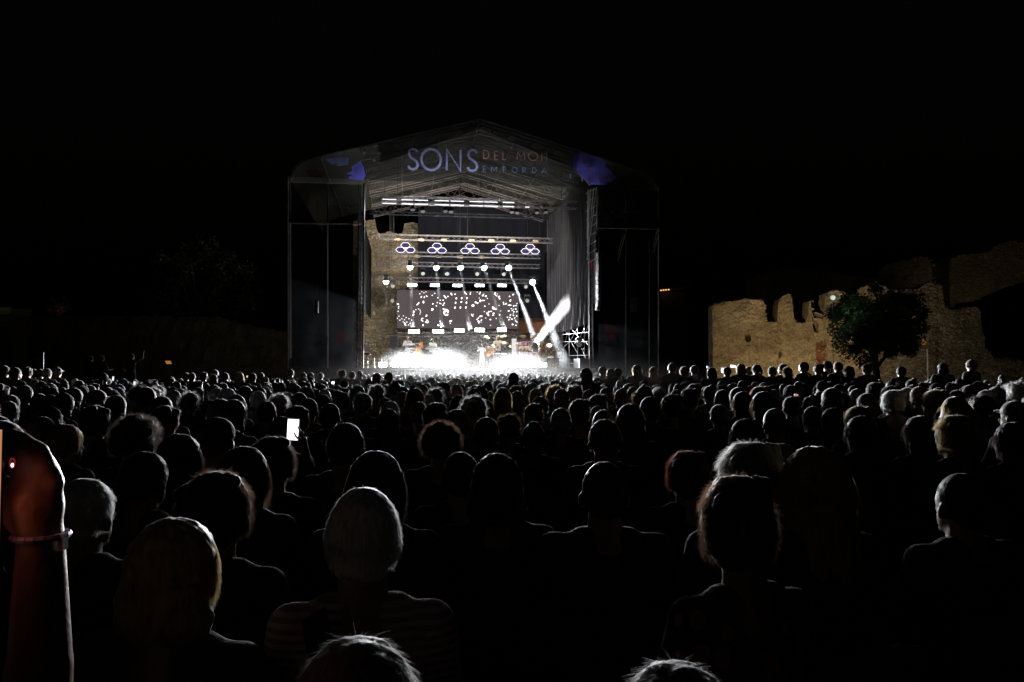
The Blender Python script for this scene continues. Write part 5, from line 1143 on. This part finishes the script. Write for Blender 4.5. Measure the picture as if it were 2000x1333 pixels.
# the held-up phone lies mostly outside the left edge, its lower corner just inside
pc = at(-66, 962, .89); t = phone(pc, Matrix.Rotation(1.1, 3, 'Z'), .078, .155, 'phone in the raised hand, its lit screen just at the left edge', .5, (1, .42, .2))
area('screen_lamp', pc+V3(.008, -.004, 0), V3(1, -.5, 0), .011, .07, .13, (1, .25, .15), t, 180, V3(0, 1, 0))
area('screen_back_lamp', pc+V3(.008, .0, -.02), V3(1, .5, -.6), .011, .03, .13, (1, .2, .12), t, 180, V3(0, 1, 0))
rg = thing('glint', at(24, 909, .93), 'ring painted as a red-white glow on a finger of the raised hand', 'glint'); MB().ell(at(24, 909, .925), (.0016, .0016, .0026)).build('stone', emis('glint_glow', (1, .75, .85), 3), rg)  # highlight on the hand put in as a small glowing bead
mb = MB(); c = at(24, 905, .94)
for i in range(12): mb.tube(c+V3(math.cos(i*.5236)*.003, 0, math.sin(i*.5236)*.006), c+V3(math.cos((i+1)*.5236)*.003, 0, math.sin((i+1)*.5236)*.006), .0011, 5)
mb.build('band', emis('glint_red', (.7, .06, .05), .2), rg)  # reddish edge of the highlight, glowing too
# bright phone held up in the crowd
HX = PHONEARM
pc = at(572.5, 839.5, 4.75); t = phone(pc, Matrix.Rotation(.05, 3, 'Y'), .076, .142, 'brightly lit phone held up in the crowd, its screen white', 2.4)
mb = MB(); k = 4.738/F
for x, w_ in ((563.5, 3), (569, 1.4), (576.5, 5)): d_ = MB(); d_.box(at(x, 821, 4.742), (w_*k, .001, .8*k)); d_.build('icon', emis('phone_icon', (.1, .08, .1), .3), t)
loc = V3(pc.x-.03, 4.95, 0)
hp = person('PH', figure(hr=V3(.075, -.12, 1.11), hl=V3(-.1, .34, .66)), hmed('short'), V3(pc.x-.16, 5.05, 0), 0, .93, 'dark person whose hand holds the bright white phone', None, 'black', 'black', 1)
hd = MB()
# fingers in front of the screen's right and lower edge
fgm = remesh([('c', at(578, 853, 4.72), at(574, 845, 4.715), .006, .0045), ('c', at(588, 862, 4.76), at(578, 853, 4.72), .009, .006), ('c', at(592, 850, 4.77), at(585, 840, 4.735), .009, .0065), ('c', at(585, 840, 4.735), at(582, 834, 4.73), .0065, .005), ('e', at(594, 862, 4.79), (.02, .02, .03)), ('c', at(594, 866, 4.79), at(600, 905, 4.95), .02, .03)], .003, 1, None, 'gripping_hand')
for v in fgm.vertices: v.co = (v.co-hp.location)/.93
fgm.materials.append(SM[1]); o = bpy.data.objects.new('gripping_hand', fgm); COL.objects.link(o); o.parent = hp
# small phones
for px, py, d_, w_, h_, b_, col, lb in [(1485, 772, 9, .055, .10, .45, (.3, .4, .95), 'small blue-lit phone screen at the right'), (1430, 776, 9, .035, .07, 1.6, (.95, .93, 1), 'small white phone screen with lines beside long brown hair'), (1412, 724, 19.5, .09, .13, 2.2, (.95, .95, 1), 'white-lit phone before the left end of the ruin, left one'), (1432, 716, 19.5, .13, .07, 2.2, (1, .93, .95), 'white-lit phone held sideways before the left end of the ruin'),
        (650.5, 748, 12, .045, .045, 2.5, (1, .85, .8), 'pinkish phone light below the left wing'), (1261, 779, 9, .02, .05, 1.5, (.95, .97, 1), 'thin white phone edge below the right wing'), (798, 776.5, 9, .03, .02, 2, (.9, .93, 1), 'tiny white phone light before the glowing deck'), (1382, 717.5, 20, .05, .06, .8, (.4, .4, 1), 'tiny blue phone light before the dark right of the stage'), (1555, 772, 9.5, .05, .03, .5, (1, .5, .5), 'reddish phone glow below the ruin'),
        (732, 730, 20, .06, .04, 2, (1, .9, .85), 'small warm phone light at the left end of the deck'), (484, 736, 18, .07, .05, .9, (1, .75, .4), 'small amber phone light left of the stage'), (221, 740, 13, .03, .08, 1.2, (.9, .95, 1), 'upright white phone edge at the left'), (263, 749, 12, .04, .07, .9, (.9, .9, 1), 'small pale phone at the left')]:
    phone(at(px, py, d_), Matrix.Rotation(.1, 3, 'Y'), w_, h_, lb, b_, col)
ol = thing('amber_lamp', at(329, 708, 34), 'small striped amber lamp in the dark left of the stage', 'lamp')
for k in range(3): d = MB(); d.box(at(329+k-1, 706+k*2.2, 34), (.22, .05, .03)); d.build('lit_strip', emis('amber_strip', (1, .45, .12), .5), ol)
MB().tube(at(329, 709, 34.05), V3(at(329, 709, 34).x, 34.05, 0), .02).build('post', M_black, ol)
for px, y0 in ((85, 690),):
    t = thing('marker_pole', V3(at(px, 725, 22).x, 22, 0), 'thin pale marker pole at the far left', 'pole'); MB().tube(at(px, 691, 22), V3(at(px, 725, 22).x, 22, 0), .012).build('shaft', M_white, t); MB().ell(at(px, 690, 22), (.02, .02, .03)).build('tip', M_white, t)
# ---- fill the rows
rr = random.Random(21); seats = []
d = 3.3; row = 0
while d < 34.5:
    half = d*1.36/2+1; x = -half+rr.uniform(0, .3)
    while x < half:
        px = 1000+x/d*F
        x += rr.uniform(.42, .6) if d < 9 else rr.uniform(.38, .54)
        dd = d+rr.uniform(-.16, .16)
        if px < -60 or px > 2060: continue
        u = UV(V3(x, dd, 0)); lim = 21 if px > 1165 else (36.3 if px > 700 else 22)
        if px > 1165: lim = 20.5
        if dd > lim or u.y > 36.2: continue
        if px < 560 and dd > 24-(560-px)*.01: continue
        wpx = .19*F/dd; ok = True
        for q in ALL:
            if abs(q[0]-px) < wpx*.5+.19*F/q[2]*.5-3 and (abs(q[2]-dd) < .75 or (q[2] > dd and dd < 12 and q[8] and abs(q[0]-px) < .12*F/q[2] and q[2]/dd < 1.6 and not q[7])): ok = False; break
            if q[8] and q[2] < 5 and dd < q[2] and abs(q[0]-px) < .16*F/dd+20: ok = False; break
        if not ok or (dd < 5.2 and rr.random() < .45): continue
        if rr.random() < .05: continue
        seats.append((px, dd, row))
    d += .82 if d < 9 else .74; row += 1
styles = ['short', 'short', 'gray', 'crop', 'messy', 'curly', 'long', 'long', 'bob', 'bob', 'pony', 'bun', 'cap']
colors = ['dark brown', 'dark brown', 'black', 'brown', 'brown', 'grey', 'grey', 'blond', 'reddish', 'white']
shirts = ['black', 'black', 'navy', 'grey', 'white', 'beige', 'red', 'blue', 'dark green']
N_IND = 300-len([q for q in ALL])-2
seats.sort(key=lambda q: q[1]); GAUTO = 'spectators seated in rows before the stage'
AUTO = []; REST = []
for i, (px, dd, row) in enumerate(seats):
    zt = rr.gauss(1.30 if dd < 29 else 1.37, .042); top = 725+(CAMZ-zt)/dd*F
    if i < N_IND:
        st = rr.choice(styles); hc_ = rr.choice(colors); sh_ = rr.choice(shirts)
        if st == 'cap': hc_ = rr.choice(['grey', 'black', 'white', 'navy'])
        if dd < 4.6 and hc_ in ('white', 'blond', 'grey'): hc_ = 'dark brown'
        t = put(px, top, dd, st, hc_, sh_, None, False, -math.atan((px-950)/F)*-1*.8+rr.gauss(0, .15), rr.randint(0, 2), rr.choice([0, 0, 1, 2, 3, 4]), rr.uniform(.94, 1.06), False, GAUTO)
        AUTO.append((px, dd, row, t, st, hc_))
    else: REST.append((px, dd, zt))
# labels that single each of them out: kind of hair, place along the row, row, landmark
ZN = [(-100, 280, 'at the far left'), (280, 560, 'left of the stage'), (560, 710, 'below the left wing'), (710, 820, 'below the left strobes'), (820, 930, 'below the video screen'), (930, 1050, 'below the singer and drums'), (1050, 1160, 'below the scaffold'), (1160, 1300, 'below the right wing'), (1300, 1440, 'right of the stage'), (1440, 1620, 'below the ruin'), (1620, 1810, 'below the round tree'), (1810, 2100, 'at the right edge')]
OR_ = ['first', 'second', 'third', 'fourth', 'fifth', 'sixth', 'seventh', 'eighth', 'ninth', 'tenth', 'eleventh', 'twelfth', 'thirteenth', 'fourteenth', 'fifteenth', 'sixteenth', 'seventeenth', 'eighteenth']
HW = {'short': 'short-haired', 'gray': 'short-haired', 'crop': 'cropped', 'messy': 'tousled', 'curly': 'curly', 'long': 'long-haired', 'bob': 'bobbed', 'pony': 'ponytailed', 'bun': 'bun-topped', 'cap': 'capped'}
rows_seen = sorted({a[2] for a in AUTO})
for z0, z1, zn in ZN:
    for r_ in rows_seen:
        mem = sorted([a for a in AUTO if a[2] == r_ and z0 <= a[0] < z1], key=lambda a: a[0])
        for k, a in enumerate(mem):
            col = '' if a[4] == 'cap' else a[5].replace('dark brown', 'dark')+' '
            a[3]['label'] = f"{col}{HW[a[4]]} head {zn}, {OR_[k]} from left in the {OR_[rows_seen.index(r_)]} row back".replace('row back', 'seated row')
# everybody further off: one mass
def lowperson(st, seed):
    f = SEAT[seed % 5]; hc = f['head']; T = f['T']
    sk = remesh([p for p in f['skin'] if True][:9], .042, 1, None, 'a'); sh = remesh([p for p in f['shirt']], .075, 1, None, 'b'); ha = hair_mesh(st, f, .03, 90, seed, .006)
    out = []
    for me, k in ((sk, 0), (sh, 1), (ha, 2)):
        v = np.empty(len(me.vertices)*3, 'f'); me.vertices.foreach_get('co', v); fs = [(tuple(p.vertices), k) for p in me.polygons]; out.append((v.reshape(-1, 3), fs)); bpy.data.meshes.remove(me)
    V = np.concatenate([o[0] for o in out]); Fs = []; Ks = []; off = 0
    for vv, fs in out:
        for q, k in fs: Fs.append(tuple(i+off for i in q)); Ks.append(k)
        off += len(vv)
    keep = V[:, 2] > .72; ok = [all(keep[i] for i in q) for q in Fs]
    idx = -np.ones(len(V), int); idx[keep] = np.arange(keep.sum()); Fs2 = [tuple(int(idx[i]) for i in q) for q, o in zip(Fs, ok) if o]; Ks2 = [k for k, o in zip(Ks, ok) if o]
    return V[keep], Fs2, Ks2
LOW = [lowperson(s, i) for i, s in enumerate(['short', 'gray', 'messy', 'curly', 'long', 'bob', 'pony', 'crop'])]
cm = [SM[1], CM['black'], CM['grey'], CM['white'], CM['navy'], CM['beige'], HM['dark brown'], HM['brown'], HM['black'], HM['grey'], HM['blond'], HM['white']]
VV, FF, KK = [], [], []; off = 0
for px, dd, zt in REST:
    V, Fs, Ks = rr.choice(LOW); s = zt/TOPS; a = math.atan((px-950)/F)*.8+rr.gauss(0, .2); ca, sa = math.cos(-a), math.sin(-a); x0 = (px-1000)/F*dd
    w_ = rr.uniform(.92, 1.08)
    P_ = np.column_stack([(V[:, 0]*ca-V[:, 1]*sa)*w_+x0, (V[:, 0]*sa+V[:, 1]*ca)*w_+dd, V[:, 2]*s]); VV.append(P_)
    hm_ = rr.choice([6, 6, 7, 8, 9, 10, 7, 11]); sm_ = rr.choice([1, 1, 2, 3, 4, 5])
    FF += [tuple(i+off for i in q) for q in Fs]; KK += [0 if k == 0 else (sm_ if k == 1 else hm_) for k in Ks]; off += len(V)
me = bpy.data.meshes.new('distant_crowd'); me.from_pydata(np.concatenate(VV).tolist(), [], FF)
for m in cm: me.materials.append(m)
me.polygons.foreach_set('material_index', KK); me.shade_smooth(); o = bpy.data.objects.new('distant_crowd', me); COL.objects.link(o); o['kind'] = 'stuff'; o['label'] = 'dense seated crowd filling the far rows before the stage'
# folding chairs under the seated people: one low mass
ch = MB()
def chair(x, y, a):
    M = Matrix.Rotation(a, 3, 'Z'); c = V3(x, y, 0)
    ch.box(c+M@V3(0, .05, .40), (.42, .42, .03), M); ch.box(c+M@V3(0, -.17, .68), (.40, .02, .2), M)
    for sx_ in (-1, 1): ch.tube(c+M@V3(sx_*.19, -.17, .75), c+M@V3(sx_*.19, .2, 0), .012, 4); ch.tube(c+M@V3(sx_*.19, .2, .4), c+M@V3(sx_*.19, -.2, 0), .012, 4)
for q in ALL:
    if not q[7]: chair(q[3].location.x, q[3].location.y, q[3].rotation_euler.z)
for px, dd, zt in REST: chair((px-1000)/F*dd, dd, 0)
chair(-.98, .86, 0)
o = ch.build('folding_chairs', M_black, kind='stuff'); o['label'] = 'rows of dark folding chairs under the crowd'
# ---- performers on the deck
def performer(px, headtop, v, key, fig, style, hair, shirt, label, rz, hh=1.75, trousers='black', w=1.0):
    c = S(px, headtop, v); u = UV(c); s = (c.z-FLOOR)/TOPT
    hme = hair_mesh(style, fig, .02, 300, 3, .004)
    return person(key, fig, hme, W(u.x, v, FLOOR), rz+math.pi+TH, s, label, 'band on the deck', hair, shirt, 0, trousers, .028, w)
kf = figure(True, hl=V3(-.22, .42, 1.08), hr=V3(.22, .42, 1.08)); gf = figure(True, hl=V3(-.42, .22, 1.22), hr=V3(.08, .28, 1.0), lean=.03); sf = figure(True, hl=V3(-.1, .25, 1.35), hr=V3(.25, .08, .95)); df = figure(True, hl=V3(-.35, .45, 1.35), hr=V3(.3, .45, 1.15))
performer(796, 657, 43.5, 'K1', kf, 'crop', 'grey', 'stage white', 'bald-looking keyboard player in white at the left, arm stretched over the keys', -.1)
performer(816, 672, 42.4, 'G2', gf, 'messy', 'brown', 'stage cream', 'bent musician in pale clothes with a cello-like body at the left', .2)
performer(845, 661, 45.5, 'K2', kf, 'short', 'brown', 'stage white', 'second keyboard player in white seated behind a thin keyboard', 0)
performer(941, 671, 41.0, 'SI', sf, 'crop', 'grey', 'stage white', 'singer in a long white outfit at the centre of the deck', .1, trousers='stage white')
performer(957, 669, 43.2, 'GT', gf, 'short', 'reddish', 'stage cream', 'guitarist behind the singer with the neck pointing right', .25)
performer(972.5, 656, 46.8, 'DR', df, 'long', 'blond', 'stage cream', 'long-haired drummer with arms raised behind the drum kit', 0)
performer(1020, 668, 44.0, 'P1', df, 'messy', 'brown', 'stage cream', 'percussionist behind the right percussion rack, left one', .1)
performer(1034, 668, 43.6, 'P2', kf, 'short', 'brown', 'stage cream', 'percussionist behind the right percussion rack, right one', -.1)
M_keys = mat('keyboard_white', (.7, .68, .68), .4); M_red = mat('red_lacquer', (.5, .02, .04), .3); M_orange = mat('orange_panel', (.75, .25, .06), .5); M_brass = mat('cymbal_brass', (.7, .55, .3), .3, .9); M_shell = mat('drum_shell', (.45, .3, .25), .35); M_skin_d = mat('drum_head', (.8, .8, .78), .5); M_wd = mat('varnished_wood', (.45, .22, .08), .3)
def keyboard(px, py, v, wpx, label):
    p = S(px, py, v); w_ = wpx*v/F; t = thing('keyboard', W(UV(p).x, v, FLOOR), label, 'keyboard'); d = MB(); d.box(p, (w_, .32, .09), STAGE_M); d.build('case', M_keys, t)
    n = 24; wk = MB(); 
    for k in range(n): wk.box(p+ZD*.052+UD*w_*(k+.5-n/2)/n*.94-VD*0+VD*.04, (w_*.94/n*.85, .2, .012), STAGE_M)
    wk.build('keys', M_white, t, kind='stuff')
    st_ = MB()
    for s_ in (-1, 1): a = p+UD*s_*w_*.35; st_.tube(a-ZD*.05, W(UV(p).x-s_*w_*.3, v, FLOOR), .018, 6)
    st_.build('stand', M_steel, t); return t
keyboard(806, 681.5, 43.0, 26, 'long white keyboard before the first keyboard player'); keyboard(806, 673, 43.3, 22, 'upper white keyboard stacked over the long one'); keyboard(845, 681.5, 45.0, 27, 'thin keyboard before the second keyboard player')
op = S(823, 675, 43.2); t = thing('orange_box', W(UV(op).x, 43.2, FLOOR), 'small orange box right of the stacked keyboards', 'box'); d = MB(); d.box(op, (.18, .2, .3), STAGE_M); d.build('body', M_orange, t); d = MB(); d.box(op+ZD*.165, (.19, .21, .03), STAGE_M); d.build('lid', M_wd, t); MB().tube(op-ZD*.15, W(UV(op).x, 43.2, FLOOR), .02).build('stand', M_steel, t)
def drumkit(px, v, label, n, spread, cym, rimc=M_shell, h0=672):
    b = SU(px, 710, v); t = thing('drum_kit', W(b.x, v, FLOOR), label, 'drum kit'); rr = random.Random(px)
    c = W(b.x, v, FLOOR+.3)
    MB().cyl(c, -VD, .29, .4, 20).build('bass_drum', rimc, t); MB().cyl(c-VD*.205, -VD, .27, .01, 20).build('drum_head', M_skin_d, t)
    for i in range(n):
        o_ = (i-(n-1)/2)*spread; c = W(b.x+o_, v-.15+rr.uniform(-.1, .2), FLOOR+.72+.08*math.cos(o_*2)); dr = Vector((0, 0, 1))-VD*.3
        q = MB().cyl(c, dr, .15, .18, 16).build('tom_drum', rimc, t); MB().cyl(c+dr.normalized()*.095, dr, .145, .01, 16).build('drum_head', M_skin_d, q); MB().tube(c-ZD*.1, W(b.x+o_, v, FLOOR), .012, 5).build('leg', M_steel, q)
    for (cx, cy_) in cym:
        c = S(cx, cy_, v-.1); ax = (ZD-VD*.5+UD*rr.uniform(-.4, .4)).normalized(); q = MB().cyl(c, ax, .2, .012, 18, .03).build('cymbal', M_brass, t); MB().tube(c, W(UV(c).x+rr.uniform(-.15, .15), v, FLOOR), .011, 5).build('stand', M_steel, q)
drumkit(972, 45.2, 'drum kit before the long-haired drummer, cymbals up', 3, .34, ((951, 659), (983, 657), (987, 670), (961, 678), (1000, 676)))
drumkit(1032, 42.8, 'pinkish percussion set with hanging bars at the right of the deck', 4, .3, ((1021, 657), (1042, 658), (1052, 672), (1012, 672)), mat('pink_drum_shell', (.5, .25, .28), .35))
p = S(1004, 684, 43.4); t = thing('white_screen_panel', W(UV(p).x, 43.4, FLOOR), 'tall white panel standing between the drums and the percussion', 'panel')
a, b = S(999, 662, 43.4), S(1009, 662, 43.4); d = MB(); zz = a.z; d.box(W(UV(p).x, 43.4, (zz+FLOOR)/2), ((b-a).length, .05, zz-FLOOR), STAGE_M); d.build('sheet', M_white, t)
for s_ in (-1, 1): MB().tube(W(UV(p).x+s_*.15, 43.35, FLOOR), W(UV(p).x+s_*.15, 43.35, zz+.03), .015, 6).build('frame_tube', M_steel, t)
rk = thing('percussion_rack', S(1028, 700, 42.3), 'pink tubular rack over the percussion set', 'rack'); M_pink = mat('pink_tube', (.6, .25, .35), .4)
for y in (669, 673): MB().tube(S(1010, y, 42.3), S(1052, y-1.5, 42.3), .014, 6).build('bar', M_pink, rk)
for x in (1011, 1027, 1041, 1052): q = S(x, 669, 42.3); MB().tube(q, W(UV(q).x, 42.3, FLOOR), .014, 6).build('upright', M_pink, rk)
def guitar(px0, py0, px1, py1, v, label, m, g='guitars'):
    a, b = S(px0, py0, v), S(px1, py1, v); t = thing('guitar', a, label, 'guitar'); ax = (b-a).normalized(); n = VD; sd = ax.cross(n).normalized(); M = Matrix((sd, n, ax)).transposed()
    d = MB(); d.ell(a, (.17, .045, .2), M, 16, 10); d.ell(a+ax*.2, (.125, .04, .14), M, 14, 8); d.build('soundbox', m, t); MB().cyl(a+ax*.12-VD*.045, -VD, .045, .01, 14).build('sound_hole', M_black, t)
    MB().tube(a+ax*.3-VD*.03, b, .022, 6, .018).build('neck', m, t); d = MB(); d.box(b+ax*.06, (.07, .03, .13), M); d.build('headstock', M_black, t)
guitar(954, 692, 971, 680, 42.6, 'pale guitar held by the guitarist, neck up to the right', M_wd)
guitar(817, 690, 813, 676, 41.9, 'large pale bowed instrument before the bent musician', M_wd)
ms = S(947, 676, 40.9); 
def micstand(px, py, v, label, boom=0):
    p = S(px, py, v); u = UV(p); t = thing('microphone_stand', W(u.x, v, FLOOR), label, 'microphone stand', 'microphone stands'); MB().tube(W(u.x, v, FLOOR+.02), p-UD*boom, .011, 6).build('pole', M_steel, t)
    if boom: MB().tube(p-UD*boom, p+UD*boom*.2+ZD*.1, .009, 5).build('boom', M_steel, t)
    MB().cyl(W(u.x, v, FLOOR+.015), ZD, .14, .03, 14).build('foot', M_black, t); MB().ell(p+UD*boom*.2+ZD*(.1 if boom else .02), (.03, .03, .05), None, 10, 8).build('microphone', M_black, t)
micstand(946, 679, 40.7, 'microphone stand just right of the singer'); micstand(836, 678, 42.5, 'microphone stand left of the second keyboard', .25); micstand(858, 668, 45.0, 'microphone stand right of the second keyboard'); micstand(1062, 690, 42, 'microphone stand at the right of the percussion', .3)
p = S(762, 684, 40.6); t = thing('video_camera', W(UV(p).x, 40.6, FLOOR), 'dark camera on a tripod before the glow at the left of the deck', 'camera'); d = MB(); d.box(p, (.2, .25, .09), STAGE_M); d.box(p+ZD*.05+UD*.06, (.05, .12, .06), STAGE_M); d.build('body', M_black, t); MB().cyl(p-VD*.16, VD, .04, .1, 12).build('lens', M_black, t)
for k in range(3): MB().tube(p-ZD*.04, W(UV(p).x+.25*math.cos(k*2.1), 40.6+.25*math.sin(k*2.1), FLOOR), .013, 6).build('leg', M_black, t)
p = S(1067, 683, 43.5); t = thing('red_arm_lamp', W(UV(p).x, 43.5, FLOOR), 'white round lamp head on a red arm at the right of the deck', 'lamp'); q = S(1073, 675, 43.3)
MB().ell(q, (.17, .14, .12), STAGE_M, 14, 10).build('head', emis('lamp_head', (1, .97, .97), 1.6), t); MB().path([S(1058, 683, 43.5), S(1064, 679, 43.4), q], .022).build('arm', M_red, t); MB().tube(S(1058, 683, 43.5), W(SU(1058, 683, 43.5).x, 43.5, FLOOR), .02).build('stand', M_black, t)
cbx = S(1078, 712, 41.5)
t = thing('equipment_table', W(UV(cbx).x, 42, FLOOR), 'small dark table with pale items at the right of the deck', 'table'); a = S(1071, 701, 42); u = UV(a)
d = MB(); d.box(W(u.x+.2, 42, a.z), (.75, .5, .05), STAGE_M); d.build('table_top', M_dark, t)
for sx_ in (-1, 1):
    for sy_ in (-1, 1): MB().tube(W(u.x+.2+sx_*.33, 42+sy_*.2, a.z), W(u.x+.2+sx_*.33, 42+sy_*.2, FLOOR), .018).build('leg', M_black, t)
tw = thing('folded_towel', W(u.x+.1, 42, a.z+.03), 'white folded towel on the dark side table', 'towel'); d = MB(); d.box(W(u.x+.1, 42, a.z+.06), (.32, .25, .06), STAGE_M); d.box(W(u.x+.1, 41.99, a.z+.105), (.28, .22, .03), STAGE_M); d.build('cloth', M_white, tw)
# spotlights that sweep the right of the crowd
spot('crowd_beam', S(1100, 640, 39.0), V3(15.5, 18.0, 1.3), 36000, 34, .8, (.86, .9, 1), .2, T0)
spot('crowd_beam', S(1090, 640, 39.0), V3(8.0, 19.5, 1.3), 16000, 30, .8, (.95, .96, 1), .2, T0)
bpy.data.scenes.remove(SC2)
